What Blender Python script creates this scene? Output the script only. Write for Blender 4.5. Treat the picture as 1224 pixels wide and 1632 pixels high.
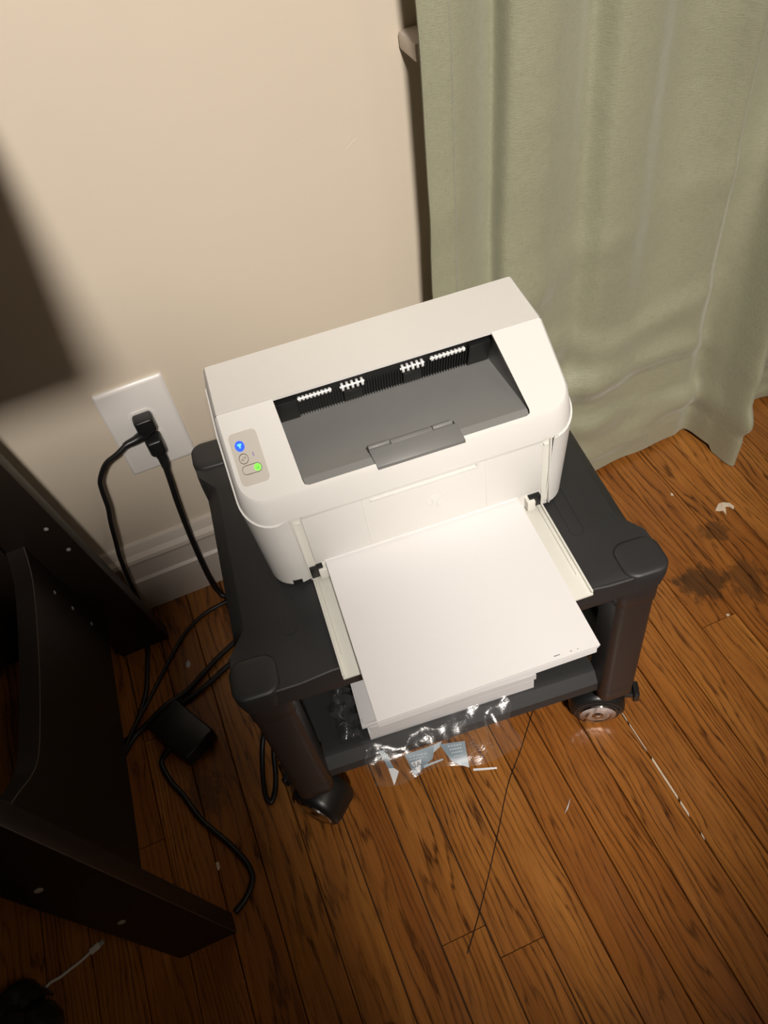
import bpy, bmesh, math, random
from mathutils import Matrix, Vector, noise
random.seed(7)
for o in list(bpy.data.objects): bpy.data.objects.remove(o)
S = bpy.context.scene
C = S.collection
R = math.radians
# ------------------------------------------------------------------ camera, world, exposure
cam_d = bpy.data.cameras.new('camera'); cam = bpy.data.objects.new('camera', cam_d); C.objects.link(cam)
cam_d.sensor_fit = 'VERTICAL'; cam_d.sensor_height = 36.0; cam_d.lens = 1280.34 / 1632 * 36.0
cam_d.clip_start = 0.02
cam.matrix_world = (Matrix.Translation((0.19619, -0.89047, 1.09019)) @ Matrix.Rotation(-0.22328, 4, 'Z')
                    @ Matrix.Rotation(0.69235, 4, 'X') @ Matrix.Rotation(-0.20463, 4, 'Z'))
S.camera = cam
world = bpy.data.worlds.new('world'); S.world = world; world.use_nodes = True
world.node_tree.nodes['Background'].inputs[0].default_value = (0.9, 0.75, 0.6, 1)
world.node_tree.nodes['Background'].inputs[1].default_value = 0.02
S.view_settings.view_transform = 'Standard'; S.view_settings.look = 'None'
S.view_settings.gamma = 1.0; S.view_settings.use_curve_mapping = False
S.view_settings.exposure = 0.0
LIGHT_POS = Vector((0.15, -2.35, 2.45)); LIGHT_AIM = Vector((0.31, -0.10, 0.41))
LIGHT_POWER = 390.0; LIGHT_CONE = R(18.0); LIGHT_BLEND = 0.5; LIGHT_RADIUS = 0.13
FILL_POWER = 3.0
LIGHT_COLOR = (1.0, 0.93, 0.85)

# ------------------------------------------------------------------ materials
class NT:
    def __init__(s, name):
        s.m = bpy.data.materials.new(name); s.m.use_nodes = True
        s.t = s.m.node_tree; s.b = s.t.nodes['Principled BSDF']; s.out = s.t.nodes['Material Output']
    def n(s, typ, **kw):
        nd = s.t.nodes.new(typ)
        for k, v in kw.items():
            if k.startswith('i_'): nd.inputs[int(k[2:]) if k[2:].isdigit() else k[2:]].default_value = v
            else: setattr(nd, k, v)
        return nd
    def l(s, a, b): s.t.links.new(a, b)
    def math(s, op, a, b=None, c=None):
        nd = s.n('ShaderNodeMath', operation=op)
        for i, v in enumerate((a, b, c)):
            if v is None: continue
            if isinstance(v, (int, float)): nd.inputs[i].default_value = v
            else: s.l(v, nd.inputs[i])
        return nd.outputs[0]
    def mix(s, f, a, b, blend='MIX'):
        nd = s.n('ShaderNodeMix', data_type='RGBA', blend_type=blend)
        for i, v in ((0, f), (6, a), (7, b)):
            if isinstance(v, (int, float)): nd.inputs[i].default_value = v
            elif isinstance(v, tuple): nd.inputs[i].default_value = v + (1,) if len(v) == 3 else v
            else: s.l(v, nd.inputs[i])
        return nd.outputs[2]
    def noise(s, vec, scale, detail=3, rough=0.5, dist=0.0):
        nd = s.n('ShaderNodeTexNoise'); nd.inputs['Scale'].default_value = scale
        nd.inputs['Detail'].default_value = detail; nd.inputs['Roughness'].default_value = rough
        nd.inputs['Distortion'].default_value = dist
        if vec is not None: s.l(vec, nd.inputs['Vector'])
        return nd.outputs[0]
    def ramp(s, f, *st):
        nd = s.n('ShaderNodeValToRGB'); cr = nd.color_ramp
        while len(cr.elements) < len(st): cr.elements.new(0.5)
        for e, (p, c) in zip(cr.elements, st):
            e.position = p; e.color = (c if isinstance(c, tuple) else (c, c, c)) + (1,)
        s.l(f, nd.inputs[0]); return nd.outputs[0]
    def pos(s): return s.n('ShaderNodeNewGeometry').outputs['Position']
    def obj(s): return s.n('ShaderNodeTexCoord').outputs['Object']
    def scale(s, vec, sc, loc=(0, 0, 0)):
        nd = s.n('ShaderNodeMapping'); nd.inputs['Scale'].default_value = sc; nd.inputs['Location'].default_value = loc
        s.l(vec, nd.inputs['Vector']); return nd.outputs[0]
    def bump(s, h, strength, dist=0.001):
        nd = s.n('ShaderNodeBump'); nd.inputs['Strength'].default_value = strength; nd.inputs['Distance'].default_value = dist
        s.l(h, nd.inputs['Height']); s.l(nd.outputs[0], s.b.inputs['Normal'])
    def set(s, **kw):
        for k, v in kw.items(): s.b.inputs[k.replace('_', ' ')].default_value = v
    def col(s, v):
        if isinstance(v, tuple): s.b.inputs['Base Color'].default_value = v + (1,)
        else: s.l(v, s.b.inputs['Base Color'])

def plain(name, c, rough=0.5, var=0.06, nscale=30, bump=0.0, bscale=400, spec=0.5, metal=0.0, coat=0.0):
    m = NT(name); p = m.obj(); f = m.noise(p, nscale, 3)
    m.col(m.mix(f, tuple(max(0, x * (1 - var)) for x in c), tuple(min(1, x * (1 + var)) for x in c)))
    m.set(Roughness=rough, Metallic=metal, Coat_Weight=coat); m.b.inputs['Specular IOR Level'].default_value = spec
    if bump: m.bump(m.noise(p, bscale, 2), bump, 0.0006)
    return m.m
def emit(name, c, e, base=(0.1, 0.1, 0.1)):
    m = NT(name); m.col(base); m.b.inputs['Emission Color'].default_value = c + (1,); m.b.inputs['Emission Strength'].default_value = e
    return m.m

M = {}
M['printer'] = plain('printer_white_plastic', (0.77, 0.757, 0.73), 0.38, 0.01, 60, 0.05, 900)
M['printer_panel'] = plain('panel_beige', (0.60, 0.56, 0.50), 0.4, 0.02)
M['tray_white'] = plain('tray_plastic', (0.74, 0.73, 0.67), 0.4, 0.02, 60)
M['bin_grey'] = plain('bin_grey_plastic', (0.225, 0.225, 0.22), 0.42, 0.04, 40, 0.06, 1200)
M['flap_grey'] = plain('flap_grey_plastic', (0.175, 0.175, 0.17), 0.42, 0.04, 40)
M['flap_light'] = plain('hinge_grey_plastic', (0.22, 0.22, 0.215), 0.35, 0.04)
M['black'] = plain('black_plastic', (0.012, 0.012, 0.012), 0.35, 0.1)
M['black_soft'] = plain('black_cable_rubber', (0.011, 0.011, 0.011), 0.4, 0.1)
M['roller'] = plain('white_roller', (0.7, 0.7, 0.7), 0.4, 0.05)
M['cart'] = plain('charcoal_plastic', (0.026, 0.026, 0.027), 0.5, 0.12, 20, 0.15, 700)
M['cart_leg'] = plain('dark_leg_plastic', (0.030, 0.024, 0.023), 0.38, 0.1, 15)
M['chrome'] = plain('chrome_disc', (0.55, 0.55, 0.56), 0.16, 0.3, 60, metal=1.0)
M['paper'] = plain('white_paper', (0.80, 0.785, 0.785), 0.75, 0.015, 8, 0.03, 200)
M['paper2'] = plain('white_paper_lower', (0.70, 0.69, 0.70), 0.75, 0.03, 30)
M['ink'] = plain('printed_grey_line', (0.05, 0.05, 0.05), 0.8)
M['button_line'] = plain('button_outline_print', (0.12, 0.09, 0.06), 0.6)
M['plate'] = plain('outlet_white', (0.80, 0.77, 0.74), 0.35, 0.02)
M['trim'] = plain('white_trim_paint', (0.62, 0.55, 0.48), 0.42, 0.04, 12, 0.1, 90)
M['screw'] = plain('steel_screw', (0.6, 0.58, 0.55), 0.35, 0.2, metal=0.4)
M['white_cable'] = plain('white_cable_plastic', (0.72, 0.70, 0.68), 0.45, 0.03)
M['chair'] = plain('chair_black_mesh', (0.012, 0.012, 0.013), 0.7, 0.2, 200, 0.3, 900)
M['lamp'] = plain('lamp_white_metal', (0.7, 0.7, 0.68), 0.4)
M['blue'] = emit('blue_led', (0.012, 0.11, 1.0), 0.95, (0.02, 0.05, 0.3))
M['icon'] = emit('pale_blue_icon_light', (0.08, 0.62, 1.0), 1.3)
M['green'] = emit('green_led', (0.20, 1.0, 0.02), 1.1)
M['green_dark'] = emit('green_icon_light', (0.04, 0.55, 0.0), 0.8)
M['violet'] = plain('violet_print', (0.27, 0.22, 0.55), 0.5)
M['bulb'] = emit('lamp_diffuser', (1.0, 0.86, 0.69), 6.0)

def m_wall(name, c):
    m = NT(name); p = m.pos()
    f = m.noise(p, 2.2, 4, 0.55); g = m.noise(m.scale(p, (1, 1, 0.35)), 9, 3)
    base = m.mix(f, tuple(x * 0.965 for x in c), tuple(x * 1.02 for x in c))
    base = m.mix(m.ramp(g, (0.55, 0.0), (0.75, 0.10)), base, tuple(x * 0.9 for x in c))
    m.col(base); m.set(Roughness=0.5)
    m.b.inputs['Specular IOR Level'].default_value = 0.35
    h = m.math('ADD', m.noise(p, 5, 3), m.math('MULTIPLY', m.noise(p, 140, 2), 0.06))
    m.bump(h, 0.18, 0.01); return m.m
M['wall'] = m_wall('cream_wall_paint', (0.67, 0.585, 0.475))
M['ceiling'] = m_wall('ceiling_paint', (0.72, 0.70, 0.66))

def m_wood():
    m = NT('stained_oak_floor'); p = m.pos()
    rnd = m.n('ShaderNodeObjectInfo').outputs['Random']
    off = m.n('ShaderNodeCombineXYZ'); m.l(m.math('MULTIPLY', rnd, 31.0), off.inputs[0]); m.l(m.math('MULTIPLY', rnd, 57.0), off.inputs[1])
    add = m.n('ShaderNodeVectorMath', operation='ADD'); m.l(p, add.inputs[0]); m.l(off.outputs[0], add.inputs[1]); q = add.outputs[0]
    # growth rings: bands across the plank, warped by long stretched noise
    warp = m.noise(m.scale(q, (7, 1.3, 1)), 1.0, 3, 0.55)
    sep = m.n('ShaderNodeSeparateXYZ'); m.l(q, sep.inputs[0])
    rf = m.math('MULTIPLY', m.math('POWER', m.math('FRACT', m.math('MULTIPLY', rnd, 7.31)), 1.5), 130.0)
    bandc = m.math('ADD', m.math('MULTIPLY', sep.outputs[0], m.math('ADD', rf, 30.0)), m.math('MULTIPLY', warp, 14.0))
    wob = m.math('MULTIPLY', m.noise(m.scale(q, (60, 4, 1)), 1.0, 4, 0.65), 2.6)
    ring = m.math('FRACT', m.math('ADD', bandc, wob))
    ring = m.ramp(ring, (0.0, 0.25), (0.35, 0.0), (0.72, 0.05), (0.90, 1.0), (1.0, 0.25))
    streak = m.ramp(m.noise(m.scale(q, (190, 5, 1)), 1.0, 4, 0.65), (0.35, 0.0), (0.70, 1.0))
    pores = m.ramp(m.noise(m.scale(q, (700, 22, 1)), 1.0, 3, 0.6), (0.58, 0.0), (0.68, 1.0))
    tone = m.ramp(m.noise(m.scale(q, (16, 2.6, 1)), 1.0, 4, 0.6), (0.3, 0.0), (0.72, 1.0))
    a = m.mix(tone, (0.300, 0.104, 0.021), (0.500, 0.205, 0.042))
    a = m.mix(m.math('MULTIPLY', streak, 0.35), a, (0.115, 0.036, 0.009))
    a = m.mix(m.math('MULTIPLY', ring, m.ramp(m.noise(m.scale(q, (26, 3.5, 1)), 1.0, 2), (0.32, 0.25), (0.62, 0.95))), a, (0.045, 0.014, 0.004))
    a = m.mix(m.math('MULTIPLY', pores, 0.5), a, (0.040, 0.013, 0.004))
    # redder planks and plank to plank tone
    r2 = m.math('FRACT', m.math('MULTIPLY', rnd, 13.7))
    a = m.mix(m.math('MULTIPLY', r2, 0.45), a, (0.62, 0.46, 0.34), 'MULTIPLY')
    # worn dirty band along plank edges is left to the joints; stains with their own shape:
    def blot(cx, cy, rx, ry, ns, lo, hi):
        w = m.noise(m.scale(p, (ns, ns * 0.6, 1)), 1.0, 5, 0.7)
        s2 = m.n('ShaderNodeSeparateXYZ'); m.l(p, s2.inputs[0])
        dx = m.math('DIVIDE', m.math('SUBTRACT', s2.outputs[0], cx), rx); dy = m.math('DIVIDE', m.math('SUBTRACT', s2.outputs[1], cy), ry)
        d = m.math('SQRT', m.math('ADD', m.math('MULTIPLY', dx, dx), m.math('MULTIPLY', dy, dy)))
        return m.ramp(m.math('SUBTRACT', m.math('ADD', w, 0.35), m.math('MULTIPLY', d, 0.5)), (lo, 0.0), (hi, 1.0))
    a = m.mix(m.math('MULTIPLY', blot(0.785, -0.375, 0.055, 0.045, 45, 0.46, 0.58), 0.72), a, (0.042, 0.022, 0.010))
    a = m.mix(m.math('MULTIPLY', blot(0.85, -0.40, 0.05, 0.06, 30, 0.50, 0.64), 0.6), a, (0.055, 0.025, 0.010))
    a = m.mix(m.math('MULTIPLY', blot(0.86, -0.30, 0.035, 0.03, 50, 0.5, 0.62), 0.6), a, (0.05, 0.024, 0.010))
    a = m.mix(m.math('MULTIPLY', blot(-0.02, -0.36, 0.05, 0.06, 45, 0.52, 0.66), 0.6), a, (0.05, 0.022, 0.008))
    m.col(a)
    m.l(m.ramp(m.noise(m.scale(q, (30, 8, 1)), 1.0, 3), (0.3, 0.24), (0.8, 0.42)), m.b.inputs['Roughness'])
    m.b.inputs['Specular IOR Level'].default_value = 0.42
    h = m.math('SUBTRACT', m.math('MULTIPLY', m.noise(m.scale(q, (22, 5, 1)), 1.0, 3), 0.8), m.math('ADD', m.math('MULTIPLY', ring, 0.25), m.math('MULTIPLY', pores, 0.35)))
    m.bump(h, 0.25, 0.001)
    return m.m
M['wood'] = m_wood()
M['gap'] = plain('dark_floor_joint', (0.012, 0.007, 0.004), 0.8, 0.4, 80)
M['filler'] = plain('pale_joint_filler', (0.66, 0.55, 0.42), 0.7, 0.25, 90)

def m_curtain():
    m = NT('sage_satin_curtain'); uv = m.n('ShaderNodeUVMap').outputs[0]
    hw = m.noise(m.scale(uv, (60, 900, 1)), 1.0, 3, 0.6); vw = m.noise(m.scale(uv, (900, 60, 1)), 1.0, 3, 0.6)
    weave = m.math('ADD', hw, vw); big = m.noise(m.scale(uv, (5, 4, 1)), 1.0, 3)
    a = m.mix(big, (0.285, 0.285, 0.190), (0.325, 0.325, 0.220))
    a = m.mix(m.ramp(weave, (0.8, 0.0), (1.25, 0.45)), a, (0.40, 0.40, 0.29))
    m.col(a); m.set(Roughness=0.42, Sheen_Weight=0.25, Sheen_Roughness=0.4)
    m.b.inputs['Specular IOR Level'].default_value = 0.8
    m.l(m.ramp(hw, (0.3, 0.28), (0.75, 0.50)), m.b.inputs['Roughness'])
    wr = m.math('ADD', m.math('MULTIPLY', weave, 0.22), m.noise(m.scale(uv, (9, 14, 1)), 1.0, 3, 0.5, 0.6))
    m.bump(wr, 0.6, 0.004); return m.m
M['curtain'] = m_curtain()

def m_desk():
    m = NT('black_brown_laminate'); p = m.obj()
    g = m.noise(m.scale(p, (60, 60, 3)), 1.0, 4, 0.6)
    m.col(m.mix(g, (0.013, 0.009, 0.007), (0.024, 0.017, 0.013))); m.set(Roughness=0.42); m.bump(g, 0.1, 0.0005); return m.m
M['desk'] = m_desk()
M['desk_edge'] = plain('pale_desk_edge', (0.10, 0.085, 0.07), 0.5, 0.3, 60)  # paler brown for thin lines along desk panel and leg edges

def m_film():
    m = NT('clear_plastic_film')
    tr = m.n('ShaderNodeBsdfTransparent'); tr.inputs[0].default_value = (0.93, 0.94, 0.95, 1)
    gl = m.n('ShaderNodeBsdfGlossy'); gl.inputs['Roughness'].default_value = 0.16; gl.inputs[0].default_value = (1, 1, 1, 1)
    df = m.n('ShaderNodeBsdfDiffuse'); df.inputs[0].default_value = (0.6, 0.6, 0.62, 1)
    lw = m.n('ShaderNodeLayerWeight'); lw.inputs[0].default_value = 0.35
    bp = m.n('ShaderNodeBump'); bp.inputs['Strength'].default_value = 0.16; bp.inputs['Distance'].default_value = 0.003
    m.l(m.noise(m.obj(), 45, 4, 0.6, 1.5), bp.inputs['Height'])
    for nd in (gl, df): m.l(bp.outputs[0], nd.inputs['Normal'])
    m.l(bp.outputs[0], lw.inputs['Normal'])
    m1 = m.n('ShaderNodeMixShader'); m2 = m.n('ShaderNodeMixShader')
    m1.inputs[0].default_value = 0.03; m.l(tr.outputs[0], m1.inputs[1]); m.l(df.outputs[0], m1.inputs[2])
    m.l(m.math('MINIMUM', m.math('ADD', m.math('MULTIPLY', lw.outputs['Fresnel'], 0.26), 0.003), 0.3), m2.inputs[0]); m.l(m1.outputs[0], m2.inputs[1]); m.l(gl.outputs[0], m2.inputs[2])
    m.l(m2.outputs[0], m.out.inputs[0]); return m.m
M['film'] = m_film()
M['label_blue'] = plain('blue_grey_print', (0.16, 0.215, 0.26), 0.35, 0.15, 60)
M['label_white'] = plain('white_print', (0.62, 0.63, 0.66), 0.4, 0.1, 60)
M['label_ink'] = plain('dark_print', (0.03, 0.035, 0.05), 0.5)
M['label_pale'] = plain('pale_blue_print', (0.36, 0.42, 0.47), 0.5)
def m_glass():
    m = NT('window_glass'); m.col((0.02, 0.025, 0.03)); m.set(Roughness=0.03); m.b.inputs['Transmission Weight'].default_value = 0.3
    m.b.inputs['Roughness'].default_value = 0.05; return m.m
M['glass'] = m_glass()

# ------------------------------------------------------------------ mesh helpers
class MB:
    def __init__(s): s.v = []; s.f = []
    def add(s, vs, fs):
        k = len(s.v); s.v += [tuple(v) for v in vs]; s.f += [tuple(i + k for i in f) for f in fs]; return s
    def box(s, x0, x1, y0, y1, z0, z1):
        return s.add([(x0, y0, z0), (x1, y0, z0), (x1, y1, z0), (x0, y1, z0), (x0, y0, z1), (x1, y0, z1), (x1, y1, z1), (x0, y1, z1)],
                     [(0, 3, 2, 1), (4, 5, 6, 7), (0, 1, 5, 4), (1, 2, 6, 5), (2, 3, 7, 6), (3, 0, 4, 7)])
    def loft(s, rings, closed=True, cap0=True, cap1=True):
        n = len(rings[0]); vs = [p for r in rings for p in r]; fs = []
        for j in range(len(rings) - 1):
            for i in range(n if closed else n - 1):
                a = j * n + i; b = j * n + (i + 1) % n; fs.append((a, b, b + n, a + n))
        if cap0: fs.append(tuple(reversed(range(n))))
        if cap1: fs.append(tuple(range((len(rings) - 1) * n, len(rings) * n)))
        return s.add(vs, fs)
    def prism(s, poly, z0, z1): return s.loft([[(x, y, z0) for x, y in poly], [(x, y, z1) for x, y in poly]])
    def tube(s, pts, r, seg=8, cap=True):
        pts = [Vector(p) for p in pts]; n = len(pts); rs = r if isinstance(r, (list, tuple)) else [r] * n; rings = []; up = None
        for i, p in enumerate(pts):
            t = (pts[min(i + 1, n - 1)] - pts[max(i - 1, 0)]).normalized()
            if up is None: up = t.orthogonal().normalized()
            up = (up - t * up.dot(t)).normalized(); w = t.cross(up)
            rings.append([p + (up * math.cos(2 * math.pi * k / seg) + w * math.sin(2 * math.pi * k / seg)) * rs[i] for k in range(seg)])
        return s.loft(rings, True, cap, cap)
    def lathe(s, prof, o=(0, 0, 0), axis='z', seg=24):
        rings = []
        for r, h in prof:
            ring = []
            for k in range(seg):
                a = 2 * math.pi * k / seg; c, d = r * math.cos(a), r * math.sin(a)
                q = {'z': (c, d, h), 'y': (c, h, d), 'x': (h, c, d)}[axis]
                ring.append((q[0] + o[0], q[1] + o[1], q[2] + o[2]))
            rings.append(ring)
        return s.loft(rings)
    def build(s, name, mat, parent=None, bevel=0.0, smooth=True, seg=2, ang=35, matrix=None, fix=True):
        me = bpy.data.meshes.new(name); me.from_pydata(s.v, [], s.f)
        if fix:
            bm = bmesh.new(); bm.from_mesh(me); bmesh.ops.recalc_face_normals(bm, faces=bm.faces)
            if bevel:
                es = [e for e in bm.edges if len(e.link_faces) == 2 and e.calc_face_angle(0) > R(30)]
                bmesh.ops.bevel(bm, geom=es, offset=bevel, segments=seg, profile=0.5, affect='EDGES', clamp_overlap=True)
            bm.to_mesh(me); bm.free()
        return link(name, me, mat, parent, smooth, ang, matrix)
def link(name, me, mat, parent=None, smooth=True, ang=35, matrix=None):
    me.materials.clear(); me.materials.append(mat if not isinstance(mat, str) else M[mat])
    if smooth:
        me.shade_smooth()
        if ang < 180: me.set_sharp_from_angle(angle=R(ang))
    o = bpy.data.objects.new(name, me); C.objects.link(o)
    if parent: o.parent = parent
    if matrix is not None: o.matrix_local = matrix
    return o
def tag(o, label=None, cat=None, group=None, kind=None):
    if label: o['label'] = label
    if cat: o['category'] = cat
    if group: o['group'] = group
    if kind: o['kind'] = kind
    return o
def thing(name, loc, rz=0.0, **kw):
    o = bpy.data.objects.new(name, None); C.objects.link(o); o.location = loc; o.rotation_euler = (0, 0, rz); o.empty_display_size = 0.05
    return tag(o, **kw)
def copy_tree(o, parent=None):
    c = o.copy(); C.objects.link(c); c.parent = parent
    for ch in list(o.children): copy_tree(ch, c)
    return c
def arc(cx, cy, r, a0, a1, n): return [(cx + r * math.cos(R(a0 + (a1 - a0) * i / n)), cy + r * math.sin(R(a0 + (a1 - a0) * i / n))) for i in range(n + 1)]
def rrect(x0, x1, y0, y1, r, n=5):
    rs = r if isinstance(r, (list, tuple)) else [r] * 4   # x0y0, x1y0, x1y1, x0y1
    return (arc(x0 + rs[0], y0 + rs[0], rs[0], 180, 270, n) + arc(x1 - rs[1], y0 + rs[1], rs[1], 270, 360, n)
            + arc(x1 - rs[2], y1 - rs[2], rs[2], 0, 90, n) + arc(x0 + rs[3], y1 - rs[3], rs[3], 90, 180, n))
def cat(pts, n=8):
    P_ = [Vector(p) for p in pts]; out = []
    for i in range(len(P_) - 1):
        a = P_[max(i - 1, 0)]; b = P_[i]; c = P_[i + 1]; d = P_[min(i + 2, len(P_) - 1)]
        for k in range(n):
            t = k / n; out.append(0.5 * ((2 * b) + (c - a) * t + (2 * a - 5 * b + 4 * c - d) * t * t + (3 * b - a - 3 * c + d) * t ** 3))
    out.append(P_[-1]); return out
def text_mesh(s, size, depth):
    cu = bpy.data.curves.new('txt', 'FONT'); cu.body = s; cu.size = size; cu.extrude = depth; cu.align_x = 'CENTER'; cu.align_y = 'CENTER'; cu.resolution_u = 3
    o = bpy.data.objects.new('txt', cu); C.objects.link(o); bpy.context.view_layer.update()
    me = bpy.data.meshes.new_from_object(o.evaluated_get(bpy.context.evaluated_depsgraph_get()))
    bpy.data.objects.remove(o); return me

# ------------------------------------------------------------------ the room
RX0, RX1, RY0, RH = -1.5, 2.0, -3.0, 2.8
floor = tag(MB().box(RX0, RX1, RY0, 0.0, -0.05, -0.010).build('floor', 'gap', smooth=False), 'stained oak strip floor under the printer cart', 'floor', kind='structure')
W_ = 0.0591
pl = MB(); e = 0.018
pl.loft([[(-.5, y, -1), (.5, y, -1), (.5, y, -0.09), (.5 - e, y, 0), (-.5 + e, y, 0), (-.5, y, -0.09)] for y in (-.5, .5)])
plank_me = None; k0 = int((RX0 - 0.147) / W_) - 1; npl = 0
for k in range(k0, int((RX1 - 0.147) / W_) + 1):
    x0 = 0.147 + k * W_; x1 = x0 + W_
    if x1 <= RX0 + 0.01 or x0 >= RX1 - 0.01: continue
    x0 = max(x0, RX0); x1 = min(x1, RX1)
    rng = random.Random(k * 17 + 3)
    cuts = [-0.0]
    fixed = {1: -0.6728, 2: -0.712, 10: -0.440, -4: -0.25, 6: -1.1, 12: -0.86, -2: -1.0}
    y = -(fixed[k] + 0) if k in fixed else rng.uniform(0.25, 1.3) + (0.9 if 0 <= k <= 13 else 0)
    while y < -RY0 - 0.25: cuts.append(-y); y += rng.uniform(0.7, 1.5)
    cuts.append(RY0)
    for a, b in zip(cuts[:-1], cuts[1:]):
        if plank_me is None:
            o = pl.build('plank', 'wood', floor, smooth=False); plank_me = o.data
        else:
            o = bpy.data.objects.new('plank', plank_me); C.objects.link(o); o.parent = floor
        o.location = ((x0 + x1) / 2, (a + b) / 2, rng.uniform(-0.0004, 0.0)); o.scale = (x1 - x0 - rng.uniform(0.0007, 0.0017), a - b - 0.0010, 0.0105); npl += 1
# pale filler left in one joint, and smaller specks of it
for (x, y, ln, w) in ((0.561, -0.608, 0.062, 0.0024), (0.561, -0.545, 0.045, 0.0010), (0.561, -0.505, 0.03, 0.0009), (0.561, -0.652, 0.022, 0.0024), (0.561, -0.690, 0.01, 0.0015)):
    MB().add(*(lambda q: (q, [(0, 1, 2, 3), (4, 7, 6, 5), (0, 4, 5, 1), (1, 5, 6, 2), (2, 6, 7, 3), (3, 7, 4, 0)]))(
        [(x - w / 2, y - ln / 2, 0.0006), (x + w / 2, y - ln / 2 + 0.004, 0.0006), (x + w / 2, y + ln / 2, 0.0006), (x - w / 2, y + ln / 2 - 0.003, 0.0006),
         (x - w / 2, y - ln / 2, -0.006), (x + w / 2, y - ln / 2 + 0.004, -0.006), (x + w / 2, y + ln / 2, -0.006), (x - w / 2, y + ln / 2 - 0.003, -0.006)])).build('joint_filler', 'filler', floor, smooth=False)

def wall(name, b, mat, label): return tag(MB().box(*b).build(name, mat, smooth=False), label, 'wall', kind='structure')
# the back wall has a window opening behind the curtain
wx0, wx1, wz0, wz1 = 0.62, 1.42, 0.76, 2.05
wb = MB().box(RX0, wx0, 0, 0.1, 0, RH).box(wx1, RX1, 0, 0.1, 0, RH).box(wx0, wx1, 0, 0.1, 0, wz0).box(wx0, wx1, 0, 0.1, wz1, RH)
tag(wb.build('wall_back', 'wall', smooth=False), 'cream painted wall behind the printer and outlet', 'wall', kind='structure')
wall('wall_left', (RX0 - 0.1, RX0, RY0, 0.1, 0, RH), 'wall', 'cream painted wall beyond the desk')
wall('wall_right', (RX1, RX1 + 0.1, RY0, 0.1, 0, RH), 'wall', 'cream painted wall right of the curtain')
wall('wall_front', (RX0 - 0.1, RX1 + 0.1, RY0 - 0.1, RY0, 0, RH), 'wall', 'cream painted wall opposite the printer')
tag(MB().box(RX0 - 0.1, RX1 + 0.1, RY0 - 0.1, 0.1, RH, RH + 0.1).build('ceiling', 'ceiling', smooth=False), 'plain painted ceiling', 'ceiling', kind='structure')
for pts in ([(0.4415, 0.6440), (0.4480, 0.6505), (0.4545, 0.6540)], [(0.4395, 0.6375), (0.4470, 0.6430), (0.4560, 0.6475)], [(0.3285, 0.6965), (0.3300, 0.6972)]):
    MB().tube([(x, -0.0001, z) for x, z in pts], 0.00035, 5).build('scuff', 'trim', bpy.data.objects['wall_back'])
# baseboard: plinth, moulded cap in two steps, shoe
prof = [(0.0, 0.0), (-0.017, 0.0), (-0.017, 0.066), (-0.0195, 0.069), (-0.0195, 0.076), (-0.0150, 0.080), (-0.0138, 0.086), (-0.0138, 0.112), (-0.0185, 0.116), (-0.0200, 0.122), (-0.0185, 0.128), (-0.0110, 0.133), (-0.0090, 0.140), (-0.0060, 0.147), (0.0, 0.149)]
bb = MB().loft([[(x, y, z) for y, z in prof] for x in (RX0, RX1)])
tag(bb.build('baseboard_back', 'trim', smooth=True, ang=25), 'cream moulded baseboard with stepped cap along the wall', 'baseboard', kind='structure')
# window behind the curtain
win = thing('window_1', (0, 0, 0), label='white window whose sill end shows left of the curtain', cat='window', kind='structure')
MB().box(0.520, 1.53, -0.048, 0.0, 0.728, 0.748).build('window_sill', 'trim', win, bevel=0.004)
MB().box(0.57, 1.51, -0.014, 0.0, 0.64, 0.7275).build('apron', 'trim', win, bevel=0.002)
for x0, x1 in ((0.565, 0.622), (1.418, 1.505)): MB().box(x0, x1, -0.018, 0.0, 0.7485, 2.13).build('casing', 'trim', win, bevel=0.002)
MB().box(0.6225, 1.4175, -0.018, 0.0, 2.04, 2.13).build('casing', 'trim', win, bevel=0.002)
sash = MB().box(wx0 + .002, wx0 + 0.04, 0.03, 0.06, wz0 + .002, wz1 - .002).box(wx1 - 0.04, wx1 - .002, 0.03, 0.06, wz0 + .002, wz1 - .002).box(wx0 + 0.04, wx1 - 0.04, 0.03, 0.06, wz0 + .002, wz0 + 0.05).box(wx0 + 0.04, wx1 - 0.04, 0.03, 0.06, wz1 - 0.05, wz1 - .002).box(wx0 + 0.04, wx1 - 0.04, 0.03, 0.06, 1.38, 1.42)
sash.build('window_frame', 'trim', win, smooth=False)
for z0, z1 in ((wz0 + 0.05, 1.38), (1.42, wz1 - 0.05)): MB().box(wx0 + 0.04, wx1 - 0.04, 0.042, 0.048, z0, z1).build('pane', 'glass', win, smooth=False)
MB().box(wx0, wx1, 0.098, 0.1, wz0, wz1).build('night_blind', 'black', win, smooth=False)

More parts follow.
